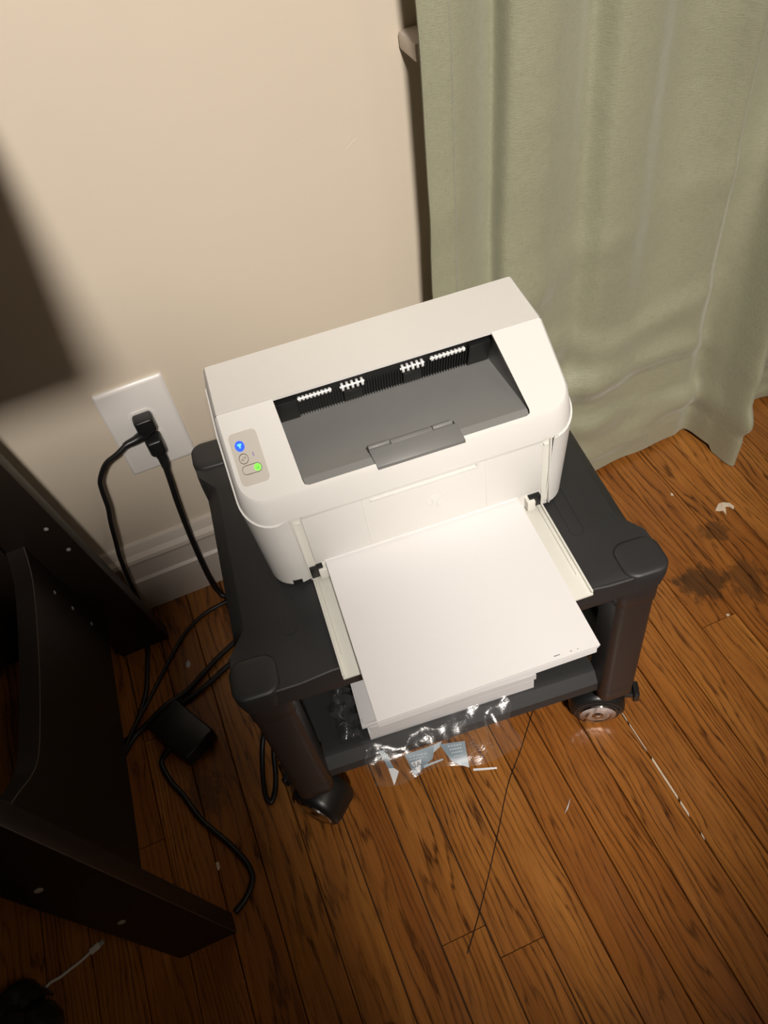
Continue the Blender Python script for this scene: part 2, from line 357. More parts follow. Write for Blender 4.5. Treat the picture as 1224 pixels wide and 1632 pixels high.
# ------------------------------------------------------------------ curtain
def build_curtain():
    top = [(.512, -.082), (.545, -.088), (.575, -.076), (.604, -.060), (.612, -.092), (.655, -.098), (.695, -.078), (.722, -.066), (.745, -.094), (.79, -.092), (.83, -.068), (.862, -.064), (.895, -.084), (.922, -.104), (.945, -.078), (1.000, -.070), (1.022, -.160), (1.09, -.120), (1.20, -.105), (1.28, -.075), (1.36, -.11), (1.44, -.08), (1.52, -.10), (1.58, -.07)]
    bot = [(.480, -.078), (.51, -.084), (.535, -.080), (.560, -.078), (.575, -.098), (.62, -.102), (.66, -.096), (.70, -.094), (.735, -.103), (.775, -.101), (.81, -.098), (.85, -.100), (.89, -.098), (.920, -.099), (.946, -.096), (.957, -.140), (.972, -.198), (1.028, -.098), (1.10, -.088), (1.18, -.11), (1.27, -.08), (1.36, -.11), (1.45, -.085), (1.53, -.07)]
    n = 9; T = cat([(a, b, 0) for a, b in top], n); B = cat([(a, b, 0) for a, b in bot], n)
    nv = 130; vs = []; uvs = []
    for j in range(nv + 1):
        z = 0.012 + (2.2 - 0.012) * (j / nv) ** 1.5
        f = min(1, (z - 0.012) / 0.75); f = f * f * (3 - 2 * f) * 0.6 + f * 0.4
        for i in range(len(T)):
            ft = f * (0.55 + 0.45 * f) if 14 * n <= i <= 18 * n else f
            p = B[i].lerp(T[i], ft); u = i / (len(T) - 1)
            w1 = noise.noise(Vector((p.x * 9 + 3, z * 7, 1.3))) * 0.006 * (1 - 0.4 * f)
            dgl = noise.noise(Vector((p.x * 5 + z * 7, p.x * 3 - z * 16, 4.7)))     # slanting pull creases low down
            w2 = -max(0, dgl - 0.12) * 0.028 * math.exp(-((z - 0.22) / 0.24) ** 2)
            hem = -0.0022 if z < 0.062 else 0.0
            pk = 0.010 * math.exp(-z / 0.05) * (1 if p.x > 0.955 and p.y < -0.12 else 0)
            vs.append((p.x, p.y + w1 + w2 + hem, z - (0.010 if z < 0.02 and p.y < -0.15 else 0) - pk * 0)); uvs.append((u * 1.5, z))
    m = len(T); fs = [(j * m + i, j * m + i + 1, (j + 1) * m + i + 1, (j + 1) * m + i) for j in range(nv) for i in range(m - 1)]
    me = bpy.data.meshes.new('curtain'); me.from_pydata(vs, [], fs)
    ul = me.uv_layers.new(name='UVMap')
    for lp in me.loops: ul.data[lp.index].uv = uvs[lp.vertex_index]
    root = thing('curtain', (0.8, -0.09, 0.0), label='sage green satin curtain hanging to the floor right of the printer', cat='curtain')
    o = link('curtain_panel', me, 'curtain', root, True, 180, Matrix.Translation((-0.8, 0.09, 0)))
    sd = o.modifiers.new('thick', 'SOLIDIFY'); sd.thickness = 0.0012; sd.offset = 0
    # folded and stitched side hem: a second layer of cloth along the left edge
    hv = []; hu = []; cols = 10
    for j in range(nv + 1):
        for i in range(cols):
            q = vs[j * m + i]; hv.append((q[0] - 0.0004, q[1] - 0.0022 - (0.0012 if i in (0,) else 0), q[2])); hu.append((uvs[j * m + i][0] * 1.3 + 3, q[2] * 1.1))
    hf = [(j * cols + i, j * cols + i + 1, (j + 1) * cols + i + 1, (j + 1) * cols + i) for j in range(nv) for i in range(cols - 1)]
    me2 = bpy.data.meshes.new('side_hem'); me2.from_pydata(hv, [], hf); ul = me2.uv_layers.new(name='UVMap')
    for lp in me2.loops: ul.data[lp.index].uv = hu[lp.vertex_index]
    h = link('side_hem', me2, 'curtain', root, True, 180, Matrix.Translation((-0.8, 0.09, 0)))
    sd = h.modifiers.new('thick', 'SOLIDIFY'); sd.thickness = 0.0012; sd.offset = 0
    rod = MB().tube([(0.42 - .8, 0.005, 2.215), (1.66 - .8, 0.005, 2.215)], 0.011, 12)
    r = rod.build('curtain_rod', 'screw', root)
    for x in (0.47, 1.645): MB().tube([(x - .8, 0.005, 2.215), (x - .8, 0.089, 2.215)], 0.006, 8).build('rod_bracket', 'screw', root)
build_curtain()

# ------------------------------------------------------------------ cart
CYAW = -0.10856; CX, CY, CW, CD, CH = 0.14532, -0.10932, 0.458, 0.371, 0.3873
cart = thing('printer_cart', (CX, CY, 0), CYAW, label='black two-tier rolling cart carrying the white printer', cat='cart')
def B(pts): return [(a, -b) for a, b in pts]
# top plate with scooped sides
def plate_ring(scoop, inset, z, fs=0.004):
    n = 14; r = 0.016; pts = []
    x0, x1, b0, b1 = inset, CW - inset, inset, CD - inset
    def sc(t): # smooth waist between the corner caps
        t = min(max((t - 0.13) / 0.10, 0), 1) if t < 0.5 else min(max((0.87 - t) / 0.10, 0), 1); return t * t * (3 - 2 * t)
    pts += arc(x0 + r, b0 + r, r, 180, 270, 4)
    for i in range(1, n): t = i / n; pts.append((x0 + (x1 - x0) * t, b0 + fs * sc(t)))
    pts += arc(x1 - r, b0 + r, r, 270, 360, 4)
    for i in range(1, 2 * n): t = i / (2 * n); pts.append((x1 - scoop * sc(t), b0 + (b1 - b0) * t))
    pts += arc(x1 - r, b1 - r, r, 0, 90, 4)
    for i in range(1, n): t = i / n; pts.append((x1 - (x1 - x0) * t, b1 - fs * sc(1 - t)))
    pts += arc(x0 + r, b1 - r, r, 90, 180, 4)
    for i in range(1, 2 * n): t = i / (2 * n); pts.append((x0 + scoop * sc(t), b1 - (b1 - b0) * t))
    return [(a, -b, z) for a, b in pts]
mb = MB(); mb.loft([plate_ring(0.006, 0.001, CH - 0.030), plate_ring(0.006, 0, CH - 0.018), plate_ring(0.020, 0, CH - 0.0012), plate_ring(0.0215, 0.0012, CH)])
top = mb.build('top_shelf', 'cart', cart, ang=40)
# shallow pressed outline on the top plate
for a0, a1, b0, b1 in ((0.060, 0.075, 0.20, 0.312), (CW - 0.075, CW - 0.060, 0.20, 0.30)):
    ol = rrect(a0, a1, -b1, -b0, 0.006, 4); il = rrect(a0 + .0006, a1 - .0006, -b1 + .0006, -b0 - .0006, 0.0054, 4)
    MB().loft([[(x, y, CH + .0001) for x, y in ol], [(x, y, CH + .0006) for x, y in ol], [(x, y, CH + .0006) for x, y in il], [(x, y, CH + .0001) for x, y in il]], True, False, False).build('pressed_rib', 'cart', top)
# aprons under the top plate, set back from the legs
MB().box(0.040, CW - 0.040, -CD + 0.012, -CD + 0.018, CH - 0.052, CH - 0.0305).build('apron', 'cart_leg', cart, smooth=False)
MB().box(0.040, CW - 0.040, -0.018, -0.012, CH - 0.052, CH - 0.0305).build('apron', 'cart_leg', cart, smooth=False)
for x in (0.012, CW - 0.018): MB().box(x, x + 0.006, -CD + 0.04, -0.04, CH - 0.052, CH - 0.0305).build('apron', 'cart_leg', cart, smooth=False)
def caster(parent, x, b, rz, z=0.0):
    T = Matrix.Translation((x, -b, 0)) @ Matrix.Rotation(rz, 4, 'Z')
    c = MB()
    n = 14; prof_o = []; prof_i = []
    for w0, w1 in ((-0.024, 0.024),):
        oo = [(0.0375 * math.cos(R(a)), 0.040 + 0.0375 * math.sin(R(a))) for a in [x * 190 / n - 5 for x in range(n + 1)]]
        ii = [(0.0345 * math.cos(R(a)), 0.040 + 0.0345 * math.sin(R(a))) for a in [x * 190 / n - 5 for x in range(n + 1)]]
        sq = lambda k, y: [(p[0] * k, y, 0.036 + (p[1] - 0.036) * k) for p in oo + ii[::-1]]
        c.loft([sq(0.86, w0 - 0.001), sq(0.955, w0 + 0.003), sq(1.0, w0 + 0.010), sq(1.0, w1 - 0.010), sq(0.955, w1 - 0.003), sq(0.86, w1 + 0.001)])
    hood = c.build('caster_hood', 'black', parent, ang=60, matrix=T)
    st = MB().lathe([(0.010, 0.070), (0.013, 0.0725), (0.013, 0.082), (0.008, 0.084), (0.008, 0.106)], seg=14).build('stem', 'black', hood)
    for s in (-1, 1):
        wl = MB().lathe([(0.006, 0.004 * s), (0.031, 0.004 * s), (0.0325, 0.007 * s), (0.0325, 0.020 * s), (0.030, 0.0225 * s), (0.026, 0.0235 * s)], (0, 0, 0.0327), 'y', 26).build('wheel', 'black', parent, matrix=T)
        MB().lathe([(0.0255, 0.0230 * s), (0.0245, 0.0255 * s), (0.018, 0.0265 * s), (0.0165, 0.0255 * s), (0.008, 0.0258 * s), (0.006, 0.0275 * s), (0.001, 0.028 * s)], (0, 0, 0.0327), 'y', 26).build('hub_disc', 'chrome', wl)
    MB().box(-0.052, -0.034, -0.008, 0.008, 0.046, 0.054).box(-0.056, -0.048, -0.011, 0.011, 0.040, 0.060).build('brake_lever', 'black', hood, bevel=0.002)
LEG = 0.046
for i, (fx, fb) in enumerate(((0, 0), (1, 0), (0, 1), (1, 1))):
    a0 = 0.004 if not fx else CW - 0.004 - LEG; b0 = 0.004 if not fb else CD - 0.004 - LEG
    a1, b1 = a0 + LEG, b0 + LEG
    r0 = [0.010] * 4
    pol = rrect(a0, a1, -b1, -b0, 0.010, 4)
    g = MB().prism(pol, 0.128, CH - 0.062).build('leg', 'cart_leg', cart, ang=40)
    pc = rrect(a0 - .0015, a1 + .0015, -b1 - .0015, -b0 + .0015, 0.011, 4)
    MB().prism(pc, CH - 0.0615, CH - 0.0305).build('leg_collar', 'cart_leg', g, bevel=0.0008, ang=40)
    pf = rrect(a0 + .0005, a1 - .0005, -b1 + .0005, -b0 - .0005, 0.010, 4)
    MB().prism(pf, 0.098, 0.1275).build('leg_foot', 'cart_leg', g, bevel=0.001, ang=40)
    # corner cap: rounded square lid on the leg
    ci = 0.0005; ca0 = -0.002 if not fx else CW - 0.047; ca1 = ca0 + 0.049; cb0 = -0.002 if not fb else CD - 0.045; cb1 = cb0 + 0.047
    rr = [0.0145] * 4
    def cr(d, z): return [(x, y, z) for x, y in rrect(ca0 + d, ca1 - d, -cb1 + d, -cb0 - d, 0.0145 - d * 0.5, 6)]
    MB().loft([cr(0.002, CH - 0.029), cr(0.0, CH - 0.012), cr(0.0, CH + 0.0005), cr(0.0012, CH + 0.0024), cr(0.004, CH + 0.0034), cr(0.010, CH + 0.0038)]).build('corner_cap', 'cart', cart, ang=50)
    rz = {0: 0.4, 1: -0.3, 2: -0.75, 3: math.pi - 0.30}[i]
    caster(cart, (a0 + a1) / 2 + (-0.009 if i == 3 else 0), (b0 + b1) / 2 + (-0.014 if i == 3 else 0.0), rz)
# lower shelf with a rolled front lip
prof2 = [(0.012, 0.150), (0.020, 0.152), (0.030, 0.140), (0.318, 0.140), (0.330, 0.143), (0.340, 0.141), (0.352, 0.128), (0.353, 0.112), (0.350, 0.112), (0.348, 0.126), (0.337, 0.136), (0.030, 0.133), (0.016, 0.146), (0.012, 0.146)]
mb = MB(); mb.loft([[(x, -b, z) for b, z in prof2] for x in (0.050, CW - 0.050)])
mb.loft([[(x, -b, z) for b, z in ((0.052, 0.1335), (0.315, 0.1335), (0.315, 0.1395), (0.052, 0.1395))] for x in (0.012, 0.0499)])
mb.loft([[(x, -b, z) for b, z in ((0.052, 0.1335), (0.315, 0.1335), (0.315, 0.1395), (0.052, 0.1395))] for x in (CW - 0.0499, CW - 0.012)])
mb.build('lower_shelf', 'cart', cart, ang=30)
for x in (0.006, CW - 0.012): MB().box(x, x + 0.006, -0.318, -0.052, 0.118, 0.156).build('shelf_side_rail', 'cart', cart, bevel=0.001)

# ------------------------------------------------------------------ printer
PYAW = -0.08427; PX, PY, PZ = 0.18998, -0.20846, CH + 0.0008
WP, LB, PT = 0.346, 0.0833, 0.1915
SL = (0.192 - 0.1485) / (0.160 - 0.0833)
def zt(b): return PT if b < LB else PT - (b - LB) * SL
pr = thing('laser_printer', (PX, PY, PZ), PYAW, label='white laser printer with grey output bin on the black cart', cat='printer')
def L(a, b, z): return (a, -b, z)
FB = 0.1725    # front of upper body
full = rrect(0.0, WP, 0.0, FB, [0.010, 0.010, 0.030, 0.030], 8)   # in (a, b); order: back-left, back-right, front-right, front-left
full = full[:18] + [(WP, LB)] + full[18:] + [(0.0, LB)]
def inset(pts, d):
    n = len(pts); out = []
    for i in range(n):
        p, q, r = Vector(pts[i - 1]), Vector(pts[i]), Vector(pts[(i + 1) % n])
        t = ((q - p).normalized() + (r - q).normalized()); t = t.normalized() if t.length > 1e-6 else Vector((1, 0))
        out.append((q.x - t.y * d, q.y + t.x * d))
    return out
# lower body: same outline with the front bay cut back, tapering a little to the base
bay0, bay1, BAYB = 0.0415, 0.3185, 0.1640
body = []
ff = full[:]
# front edge runs from front-right arc end to front-left arc start
idx = 28   # after 3 arcs of 9 points
body = ff[:idx] + [(bay1, FB - .002), (bay1, BAYB), (bay0, BAYB), (bay0, FB - .002)] + ff[idx:]
def taper(p, t):   # t 0 bottom .. 1 top
    a, b = p; k = 1 - t
    return (a + (WP / 2 - a) / (WP / 2) * 0.0055 * k, b - (0.0085 * k if b > 0.1 and not (abs(b - BAYB) < 1e-6) else 0))
SEAM = 0.0275
rings = []
for t in (0.0, 0.012, 0.03, 0.5, 1.0):
    ring = []
    for p in body:
        q = taper(p, t); ins = {0.0: 0.006, 0.012: 0.0025, 0.03: 0.0}.get(t, 0.0)
        cxx = q[0] + (1 if q[0] < WP / 2 else -1) * ins * (abs(q[0] - WP / 2) / (WP / 2)); cbb = q[1] + (ins if q[1] < 0.05 else -ins)
        ring.append(L(cxx, cbb, t * (zt(p[1]) - SEAM) + 0.0008 * (1 - t)))
    rings.append(ring)
rings.append([L(*p, zt(p[1]) - SEAM) for p in inset(body, 0.0026)])
lower = MB().loft(rings, True, True, False).build('lower_body', 'printer', pr, ang=40)
# dark seam strip under the top cover
sm = inset(full, 0.0030)
MB().loft([[L(a, b, zt(b) - SEAM - 0.004) for a, b in sm], [L(a, b, zt(b) - SEAM + 0.006) for a, b in sm]], True, False, False).build('seam_liner', 'tray_white', pr, ang=40)
# lid (rear top) and top cover (front top): open shells split at the seam
def split(pts, lo, hi):
    out = []; n = len(pts)
    for i in range(n):
        p, q = pts[i], pts[(i + 1) % n]
        if lo <= p[1] <= hi: out.append(p)
        for lim in (lo, hi):
            if (p[1] - lim) * (q[1] - lim) < 0:
                t = (lim - p[1]) / (q[1] - p[1]); out.append((p[0] + (q[0] - p[0]) * t, lim))
    return out
def order_open(pts, lim):   # rotate so that the two points on the seam are first and last
    n = len(pts)
    for i in range(n):
        if abs(pts[i][1] - lim) < 1e-6 and abs(pts[i - 1][1] - lim) < 1e-6: return pts[i:] + pts[:i]
    return pts
g = 0.0004
upper = inset(full, 0.0016)
lid_o = order_open(split(upper, -1, LB - g), LB - g)
def shell(outl, rimz):
    ins1 = [(min(max(a, 0.0016), WP - 0.0016) if True else a, b) for a, b in outl]
    return outl
def inset_open(outl, d):
    full_in = inset(outl, d); full_in[0] = (outl[0][0] + (d if outl[0][0] < WP / 2 else -d), outl[0][1]); full_in[-1] = (outl[-1][0] + (d if outl[-1][0] < WP / 2 else -d), outl[-1][1]); return full_in
l1 = inset_open(lid_o, 0.0040); l2 = inset_open(lid_o, 0.0062)
lid = MB(); lid.loft([[L(a, b, PT - SEAM + 0.0006) for a, b in lid_o], [L(a, b, PT - SEAM + 0.004) for a, b in inset_open(lid_o, 0.0004)], [L(a, b, PT - 0.0022) for a, b in l1], [L(a, b, PT) for a, b in l2]], False, False, False)
lid.add([L(a, b, PT) for a, b in l2], [tuple(range(len(l2)))])
lid.add([L(l2[0][0], LB - g, PT), L(l2[-1][0], LB - g, PT), L(l2[-1][0], LB - g, PT - 0.0035), L(l2[0][0], LB - g, PT - 0.0035)], [(0, 1, 2, 3)])
lid.add([L(l2[0][0], LB - g, PT - 0.0035), L(l2[-1][0], LB - g, PT - 0.0035), L(l2[-1][0], 0.02, PT - 0.0035), L(l2[0][0], 0.02, PT - 0.0035)], [(0, 1, 2, 3)])
lid.build('lid', 'printer', pr, ang=40, fix=True)
cov_o = order_open(split(upper, LB + g, 1), LB + g)
c1 = inset_open(cov_o, 0.0040); c2 = inset_open(cov_o, 0.0062)
H0, H1, H2, H3 = 0.0632, 0.2872, 0.0668, 0.2955; HB = 0.1632
cov = MB(); cov.loft([[L(a, b, zt(b) - SEAM + 0.0006) for a, b in cov_o], [L(a, b, zt(b) - SEAM + 0.004) for a, b in inset_open(cov_o, 0.0004)], [L(a, b, zt(b) - 0.0022) for a, b in c1], [L(a, b, zt(b)) for a, b in c2]], False, False, False)
hole = [(H1, LB + g), (H3, HB - 0.005), (H3 - 0.001, HB - 0.0015), (H3 - 0.005, HB), (H2 + 0.005, HB), (H2 + 0.001, HB - 0.0015), (H2, HB - 0.005), (H0, LB + g)]
# c2 runs around the front from one side to the other; close it through the hole outline
first = c2[0]; loop = c2[:]
if first[0] < WP / 2: hh = hole
else: hh = hole[::-1]
loopf = loop + hh
cov.add([L(a, b, zt(b)) for a, b in loopf], [tuple(range(len(loopf)))])
cov.add([L(a, b, zt(b)) for a, b in hole] + [L(a, b, zt(b) - 0.002) for a, b in hole], [(i, i + 1, i + 9, i + 8) for i in range(7)])
cov.build('top_cover', 'printer', pr, ang=40)
# output bin
BKB, BKZ = 0.0605, 0.1410
bn = MB()
fl = [L(0.0605, BKB, BKZ), L(0.2905, BKB, BKZ), L(H3 - .0006, 0.1545, zt(0.1545) - 0.0035), L(H2 + .0006, 0.1545, zt(0.1545) - 0.0035)]
bn.add(fl, [(0, 1, 2, 3)])
bn.add([fl[3], fl[2], L(H3 - 0.002, HB + 0.0004, zt(HB) - 0.0022), L(H2 + 0.002, HB + 0.0004, zt(HB) - 0.0022)], [(0, 1, 2, 3)])
for (xa, xb, x3) in ((0.0605, H2 + .0006, H0), (0.2905, H3 - .0006, H1)):
    bn.add([L(xa, BKB, BKZ), L(xb, 0.1545, zt(0.1545) - 0.0035), L(xb, HB, zt(HB) - 0.001), L(x3, LB, zt(LB) - 0.001), L(xa, BKB, PT - 0.004)], [(0, 1, 2, 3, 4)])
bin_o = bn.build('output_bin', 'bin_grey', pr, smooth=False)
# flap with its hinge recess
def SP(a, b, h): return L(a, b, zt(b) + h)
def slab(poly, h0, h1):
    return MB().loft([[SP(a, b, h0) for a, b in poly], [SP(a, b, h1) for a, b in poly]])
fp = [(0.1352, 0.1510), (0.2238, 0.1510), (0.2266, 0.1672), (0.1378, 0.1672)]
flap = slab(fp, -0.0035, 0.0006).build('paper_flap', 'flap_grey', pr, bevel=0.0006)
slab([(0.1340, 0.1463), (0.2222, 0.1463), (0.2230, 0.1507), (0.1348, 0.1507)], -0.0036, -0.0030).build('flap_recess', 'black', flap, smooth=False)
for a0, a1 in ((0.1355, 0.157), (0.2005, 0.2205)): slab([(a0, 0.1471), (a1, 0.1471), (a1, 0.1497), (a0, 0.1497)], -0.003, 0.0004).build('hinge_bar', 'flap_light', flap, bevel=0.0005)
slab([(0.1575, 0.1465), (0.2000, 0.1465), (0.2004, 0.1505), (0.158, 0.1505)], -0.003, -0.0012).build('hinge_bar', 'flap_grey', flap, bevel=0.0004)
# black exit wall with comb ribs, rollers and brackets
ew = MB(); ew.add([L(0.058, BKB - 0.0002, BKZ - 0.002), L(0.294, BKB - 0.0002, BKZ - 0.002), L(0.294, 0.0765, PT - 0.0036), L(0.058, 0.0765, PT - 0.0036)], [(0, 1, 2, 3)])
exitw = ew.build('exit_wall', 'black', pr, smooth=False)
def EW(a, t, d): # along, up (0..1), out
    return L(a, BKB + (0.0765 - BKB) * t + d * 0.97, BKZ - 0.002 + (PT - 0.0036 - BKZ + 0.002) * t - d * 0.22)
rb = MB()
for i in range(62):
    a = 0.087 + i * 0.0029
    rb.loft([[EW(a + dx, t, dd) for dx, dd in ((-.0004, 0.0), (-.0004, 0.0030), (.0004, 0.0030), (.0004, 0.0))] for t in (0.08, 0.62)])
ro = rb.build('comb_ribs', 'black', exitw, smooth=False); ro['kind'] = 'stuff'
for a0, a1 in ((0.062, 0.0855), (0.266, 0.2885)): MB().loft([[EW(a, t, d) for a, d in ((a0, 0), (a0, 0.006), (a1, 0.006), (a1, 0))] for t in (0.14, 0.80)]).build('end_block', 'black', exitw, bevel=0.0006)
for (a0, a1, kind) in ((0.0865, 0.1215, 0), (0.1300, 0.1555, 1), (0.1930, 0.2185, 1), (0.2245, 0.2620, 0)):
    rl = MB(); n = 9 if kind == 0 else 5; t = 0.74 if kind == 0 else 0.70; rad = 0.0026 if kind == 0 else 0.0042
    ctr = lambda a: Vector(EW(a, t, 0.0035))
    rl.tube([ctr(a0), ctr(a1)], 0.0012, 6)
    for i in range(n):
        a = a0 + (a1 - a0) * (i + 0.5) / n; wd = (a1 - a0) / n * (0.30 if kind == 0 else 0.24)
        rl.tube([ctr(a - wd), ctr(a + wd)], rad, 10)
    rl.build('exit_roller', 'roller', exitw)
    if kind == 1:
        MB().loft([[EW(a, tt, d) for a, d in ((a0 + .003, 0), (a0 + .003, 0.0052), (a1 - .003, 0.0052), (a1 - .003, 0))] for tt in (0.18, 0.52)]).build('roller_bracket', 'black', exitw, bevel=0.0008)
# control panel
pp = rrect(0.0118, 0.0392, 0.1030, 0.1490, 0.0048, 5)
pan = slab(pp, 0.0001, 0.0005).build('control_panel', 'printer_panel', pr, ang=40)
def ring2(pts_o, pts_i, h0, h1): return MB().loft([[SP(a, b, h0) for a, b in pts_o], [SP(a, b, h1) for a, b in pts_o], [SP(a, b, h1) for a, b in pts_i], [SP(a, b, h0) for a, b in pts_i]], True, False, False)
ring2(rrect(0.0118, 0.0392, 0.1030, 0.1490, 0.0048, 5), rrect(0.01215, 0.03885, 0.10335, 0.14865, 0.0045, 5), 0.0004, 0.0006).build('panel_edge', 'printer_panel', pan)
def disc(a, b, r, n=20): return [(a + r * math.cos(2 * math.pi * i / n), b + r * math.sin(2 * math.pi * i / n)) for i in range(n)]
wb_ = slab(disc(0.0204, 0.1150, 0.0046), 0.0004, 0.0009).build('wireless_button', 'blue', pan, ang=40)
for rr_, hw_ in ((0.0030, 0.0006), (0.0017, 0.0006)):
    o_ = [(0.0204 + (rr_ + hw_) * math.cos(R(x)), 0.1165 - (rr_ + hw_) * math.sin(R(x))) for x in range(50, 131, 10)]; i_ = [(0.0204 + (rr_ - hw_) * math.cos(R(x)), 0.1165 - (rr_ - hw_) * math.sin(R(x))) for x in range(50, 131, 10)]
    slab(o_ + i_[::-1], 0.0009, 0.00105).build('wireless_icon', 'icon', wb_, smooth=False)
slab(disc(0.0204, 0.1163, 0.0008, 10), 0.0009, 0.00105).build('wireless_icon', 'icon', wb_, smooth=False)
cb_ = ring2(disc(0.0206, 0.1262, 0.0046), disc(0.0206, 0.1262, 0.0041), 0.0004, 0.0008).build('cancel_button', 'button_line', pan)
for a, b, r in ((0.0190, 0.1268, 0), (0.0222, 0.1255, 0)):
    for s in (-1, 1): slab([(a - .0008, b - .0008 * s - .0002), (a - .0008, b - .0008 * s + .0002), (a + .0008, b + .0008 * s + .0002), (a + .0008, b + .0008 * s - .0002)], 0.0004, 0.0007).build('cancel_icon', 'button_line', cb_, smooth=False)
slab([(0.02048, 0.1238), (0.02072, 0.1238), (0.02072, 0.1286), (0.02048, 0.1286)], 0.0004, 0.0007).build('cancel_icon', 'button_line', cb_, smooth=False)
pill_o = rrect(0.0160, 0.0348, 0.1322, 0.1402, 0.0040, 8); pill_i = rrect(0.0164, 0.0344, 0.1326, 0.1398, 0.0036, 8)
pb_ = ring2(pill_o, pill_i, 0.0004, 0.0008).build('resume_button', 'button_line', pan)
gl_ = slab(disc(0.0308, 0.1362, 0.0032), 0.0004, 0.0009).build('ready_light', 'green', pb_, ang=40)
slab([(0.0296, 0.1356), (0.0308, 0.1368), (0.0322, 0.1350), (0.0322, 0.1360), (0.0308, 0.1380), (0.0296, 0.1366)], 0.0009, 0.00105).build('ready_icon', 'green_dark', gl_, smooth=False)
slab([(0.0297, 0.1225), (0.0307, 0.1225), (0.0311, 0.1262), (0.0301, 0.1262)], 0.0004, 0.0006).build('warning_icon', 'violet', pan, smooth=False)
# front door panel with handle ledge, embossed emblem
d0, d1 = 0.0535, 0.3065
door = MB().box(d0, d1, -0.1675, -BAYB + 0.006, 0.0335, 0.1135).build('front_door', 'printer', pr, bevel=0.0010)
MB().box(0.124, 0.2375, -0.1695, -0.1673, 0.1015, 0.1045).box(0.2345, 0.2375, -0.1695, -0.1673, 0.1045, 0.112).build('handle_ledge', 'printer', door, bevel=0.0007)
MB().box(d0 + 0.001, d1 - 0.001, -0.1710, -0.1677, 0.1105, 0.1160).build('door_top_lip', 'printer', door, bevel=0.0008)
MB().box(0.1155, 0.1165, -0.1681, -0.1673, 0.037, 0.108).build('door_crease', 'printer', door, bevel=0.0003)
MB().box(0.2440, 0.2450, -0.1681, -0.1673, 0.037, 0.108).build('door_crease', 'printer', door, bevel=0.0003)
em = MB().lathe([(0.0105, 0), (0.0105, -0.0005), (0.0100, -0.0006), (0.0, -0.0006)], (0.190, -0.1674, 0.070), 'y', 28).build('emblem', 'printer', door)
for pts in ([(-.0052, .0075), (-.0026, .0008), (-.0026, .0008), (-.0008, .0008), (.0004, .0000), (-.0014, -.0045)], [(-.0026, .0008), (-.0045, -.0045)], [(.0038, .0022), (.0002, -.0075)], [(.0034, .0018), (.0058, .0014), (.0050, -.0030), (.0024, -.0034)]):
    MB().tube([(0.190 - x, -0.1682, 0.070 + z) if False else (0.190 + x, -0.1682, 0.070 + z) for x, z in pts], 0.0006, 5).build('emblem_stroke', 'printer', em)
# channels beside the door
for a0, a1, s in ((bay0 + .0005, d0 - .0006, 1), (d1 + .0006, bay1 - .0005, -1)):
    ch = MB().box(a0, a1, -0.1655, -BAYB, 0.012, 0.118).build('door_channel', 'tray_white', pr, smooth=False)
    ax = a0 + 0.0022 if s == 1 else a1 - 0.0038
    MB().box(ax, ax + 0.0016, -0.1695, -0.1656, 0.010, 0.1165).build('channel_rail', 'printer', ch, bevel=0.0005)
    ax = a0 + 0.0045 if s == 1 else a1 - 0.0100
    MB().box(ax, ax + 0.0055, -0.1680, -0.1656, 0.1015, 0.1035).build('channel_rail', 'printer', ch, bevel=0.0005)
# rating label low on the left column
MB().box(0.025, 0.0350, -0.1652, -0.1580, 0.0052, 0.0120).build('port_label', 'black', pr, smooth=False)
# hinge block (dark) behind tray ends
for a0, a1 in ((0.0455, 0.060), (0.292, 0.3055)):
    MB().box(a0, a1, -0.1700, -0.1590, 0.012, 0.0275).build('hinge_block', 'black', pr, bevel=0.001)
for a0, a1 in ((0.0545, 0.0635), (0.2885, 0.2975)):
    MB().box(a0, a1, -0.1735, -0.1625, 0.0115, 0.0255).build('paper_guide', 'tray_white', pr, bevel=0.0008)
# input tray, open in front
T0, T1, TB0, TB1 = 0.0455, 0.3075, 0.1640, 0.2925
tray = MB().box(T0, T1, -TB1, -TB0, 0.0050, 0.0085).build('input_tray', 'tray_white', pr, bevel=0.0010)
for s in (0, 1):
    def X(q): return T0 + q if s == 0 else T1 - q
    def bx(m_, q0, q1, b0, b1, z0, z1): return m_.box(min(X(q0), X(q1)), max(X(q0), X(q1)), -b1, -b0, z0, z1)
    bx(MB(), 0.0, 0.0022, TB0 - 0.002, TB1 - 0.001, 0.0086, 0.0125).build('tray_rail', 'tray_white', tray, bevel=0.0006)
    bx(MB(), 0.0052, 0.0064, TB0 + 0.004, TB1 - 0.026, 0.0086, 0.0108).build('tray_rail', 'tray_white', tray, bevel=0.0004)
    bx(MB(), 0.0022, 0.0065, TB0 - 0.004, TB0 + 0.004, 0.0086, 0.0150).build('tray_hinge_arm', 'tray_white', tray, bevel=0.0008)
for a, b in ((0.02, 0.02), (0.326, 0.02), (0.03, 0.145), (0.316, 0.145)): MB().lathe([(0.006, -0.0007), (0.006, 0.0012)], (a, -b, 0), 'z', 14).build('foot', 'black', pr)

